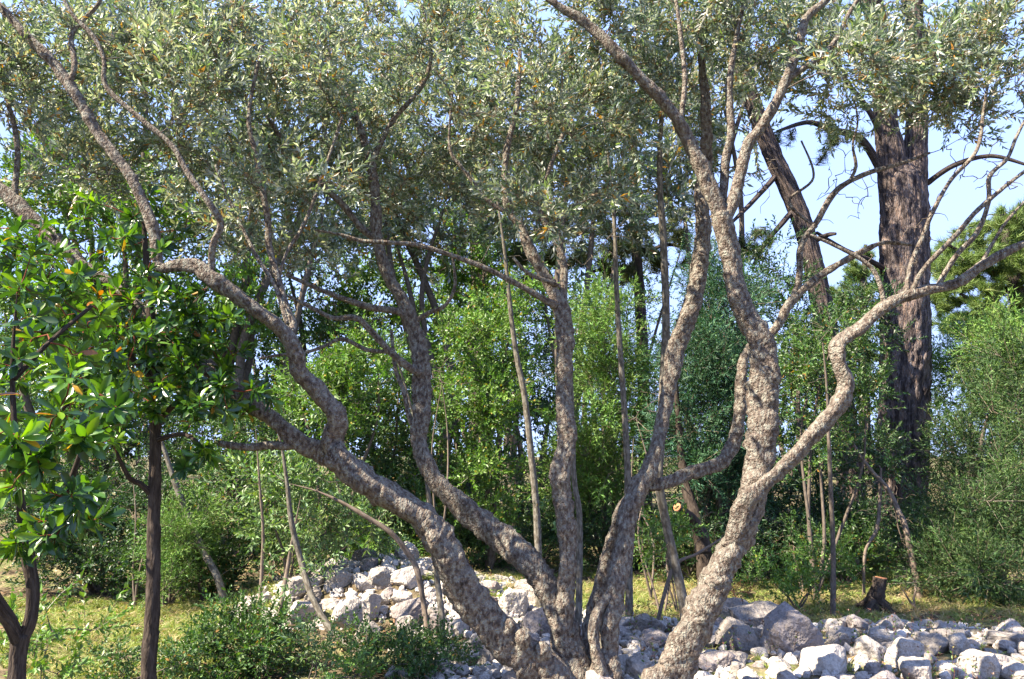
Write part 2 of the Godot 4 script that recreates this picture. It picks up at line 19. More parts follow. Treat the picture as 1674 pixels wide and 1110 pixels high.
const ARBUTUS = [{"label": "near strawberry tree with dark forked trunk and glossy leaves at the left edge", "per": 2, "s": 0.9, "limbs": [["trunk", [-1.874, 0.442, -3.3, 0.0371, -1.901, 0.751, -3.3, 0.0317, -1.903, 0.864, -3.3, 0.0319, -1.898, 0.92, -3.3, 0.0355]], ["trunk", [-1.9, 0.882, -3.3, 0.0284, -1.92, 0.976, -3.25, 0.0257, -1.942, 1.052, -3.2, 0.0242, -1.95, 1.21, -3.1, 0.0214, -1.987, 1.589, -3.0, 0.0244, -2.005, 2.014, -3.0, 0.0113, -2.053, 2.338, -3.1, 0.0036]], ["trunk", [-1.896, 0.891, -3.3, 0.026, -1.868, 0.977, -3.3, 0.0237, -1.87, 1.092, -3.3, 0.0239, -1.892, 1.185, -3.3, 0.0239, -1.912, 1.279, -3.3, 0.0204, -1.911, 1.4, -3.25, 0.0155, -1.925, 1.659, -3.2, 0.0119, -1.961, 1.945, -3.2, 0.0084, -1.967, 2.238, -3.2, 0.0024]], ["branch", [-1.902, 1.22, -3.3, 0.0216, -1.835, 1.283, -3.25, 0.0166, -1.722, 1.383, -3.15, 0.0138, -1.629, 1.478, -3.05, 0.0112, -1.559, 1.633, -3.0, 0.0089]], ["branch", [-1.921, 1.612, -3.2, 0.013, -1.765, 1.703, -3.1, 0.0104, -1.626, 1.788, -3.0, 0.0078]], ["branch", [-1.952, 1.896, -3.2, 0.012, -1.882, 2.055, -3.3, 0.0099, -1.771, 2.225, -3.4, 0.0077]]], "crown": [[-1.493, 1.61, -2.6, 0.175, 0.155, 0.25, 10], [-1.549, 1.484, -2.9, 0.173, 0.151, 0.3, 10], [-1.54, 1.797, -2.8, 0.188, 0.125, 0.35, 8], [-1.802, 1.32, -3.1, 0.162, 0.104, 0.3, 8], [-1.936, 2.106, -3.3, 0.271, 0.197, 0.4, 12], [-2.096, 2.41, -3.4, 0.228, 0.152, 0.4, 10], [-2.008, 1.811, -3.0, 0.157, 0.448, 0.5, 8], [-1.859, 2.042, -3.6, 0.215, 0.161, 0.4, 8]]}, {"label": "strawberry tree with slim straight dark trunk left of the stone heap", "per": 2, "s": 1.0, "limbs": [["trunk", [-2.284, 0.156, -5.4, 0.0499, -2.287, 0.395, -5.4, 0.0444, -2.291, 0.769, -5.4, 0.0429, -2.309, 1.19, -5.4, 0.0414, -2.327, 1.62, -5.4, 0.0379, -2.356, 2.019, -5.4, 0.0343, -2.401, 2.427, -5.4, 0.0285, -2.46, 2.844, -5.4, 0.0227, -2.502, 3.184, -5.4, 0.0145]], ["branch", [-2.326, 1.345, -5.4, 0.0238, -2.396, 1.425, -5.35, 0.0177, -2.438, 1.457, -5.3, 0.0156, -2.487, 1.619, -5.2, 0.0115]], ["branch", [-2.339, 1.818, -5.4, 0.0241, -2.124, 1.972, -5.3, 0.0178, -1.894, 2.043, -5.2, 0.0156, -1.665, 1.996, -5.1, 0.0095]], ["branch", [-2.365, 2.1, -5.4, 0.0243, -2.541, 2.291, -5.3, 0.0179, -2.703, 2.476, -5.2, 0.0138]], ["branch", [-2.383, 2.263, -5.4, 0.0223, -2.173, 2.502, -5.35, 0.0182, -2.003, 2.698, -5.3, 0.0121]], ["branch", [-2.328, 1.699, -5.4, 0.018, -2.071, 1.734, -5.2, 0.0135, -1.913, 1.656, -5.1, 0.0094]]], "crown": [[-2.44, 2.677, -5.2, 0.466, 0.349, 0.6, 44], [-2.104, 2.318, -5.2, 0.427, 0.31, 0.5, 40], [-2.427, 2.138, -5.0, 0.41, 0.299, 0.6, 38], [-1.853, 1.958, -5.1, 0.343, 0.19, 0.4, 28], [-2.827, 2.556, -5.2, 0.427, 0.349, 0.6, 30], [-2.567, 3.17, -5.5, 0.451, 0.246, 0.5, 14], [-1.986, 1.6, -5.1, 0.19, 0.095, 0.25, 6], [-2.476, 1.765, -5.0, 0.299, 0.224, 0.4, 12], [-3.208, 2.929, -5.4, 0.363, 0.282, 0.5, 16], [-3.031, 2.16, -5.2, 0.349, 0.31, 0.5, 16]]}]
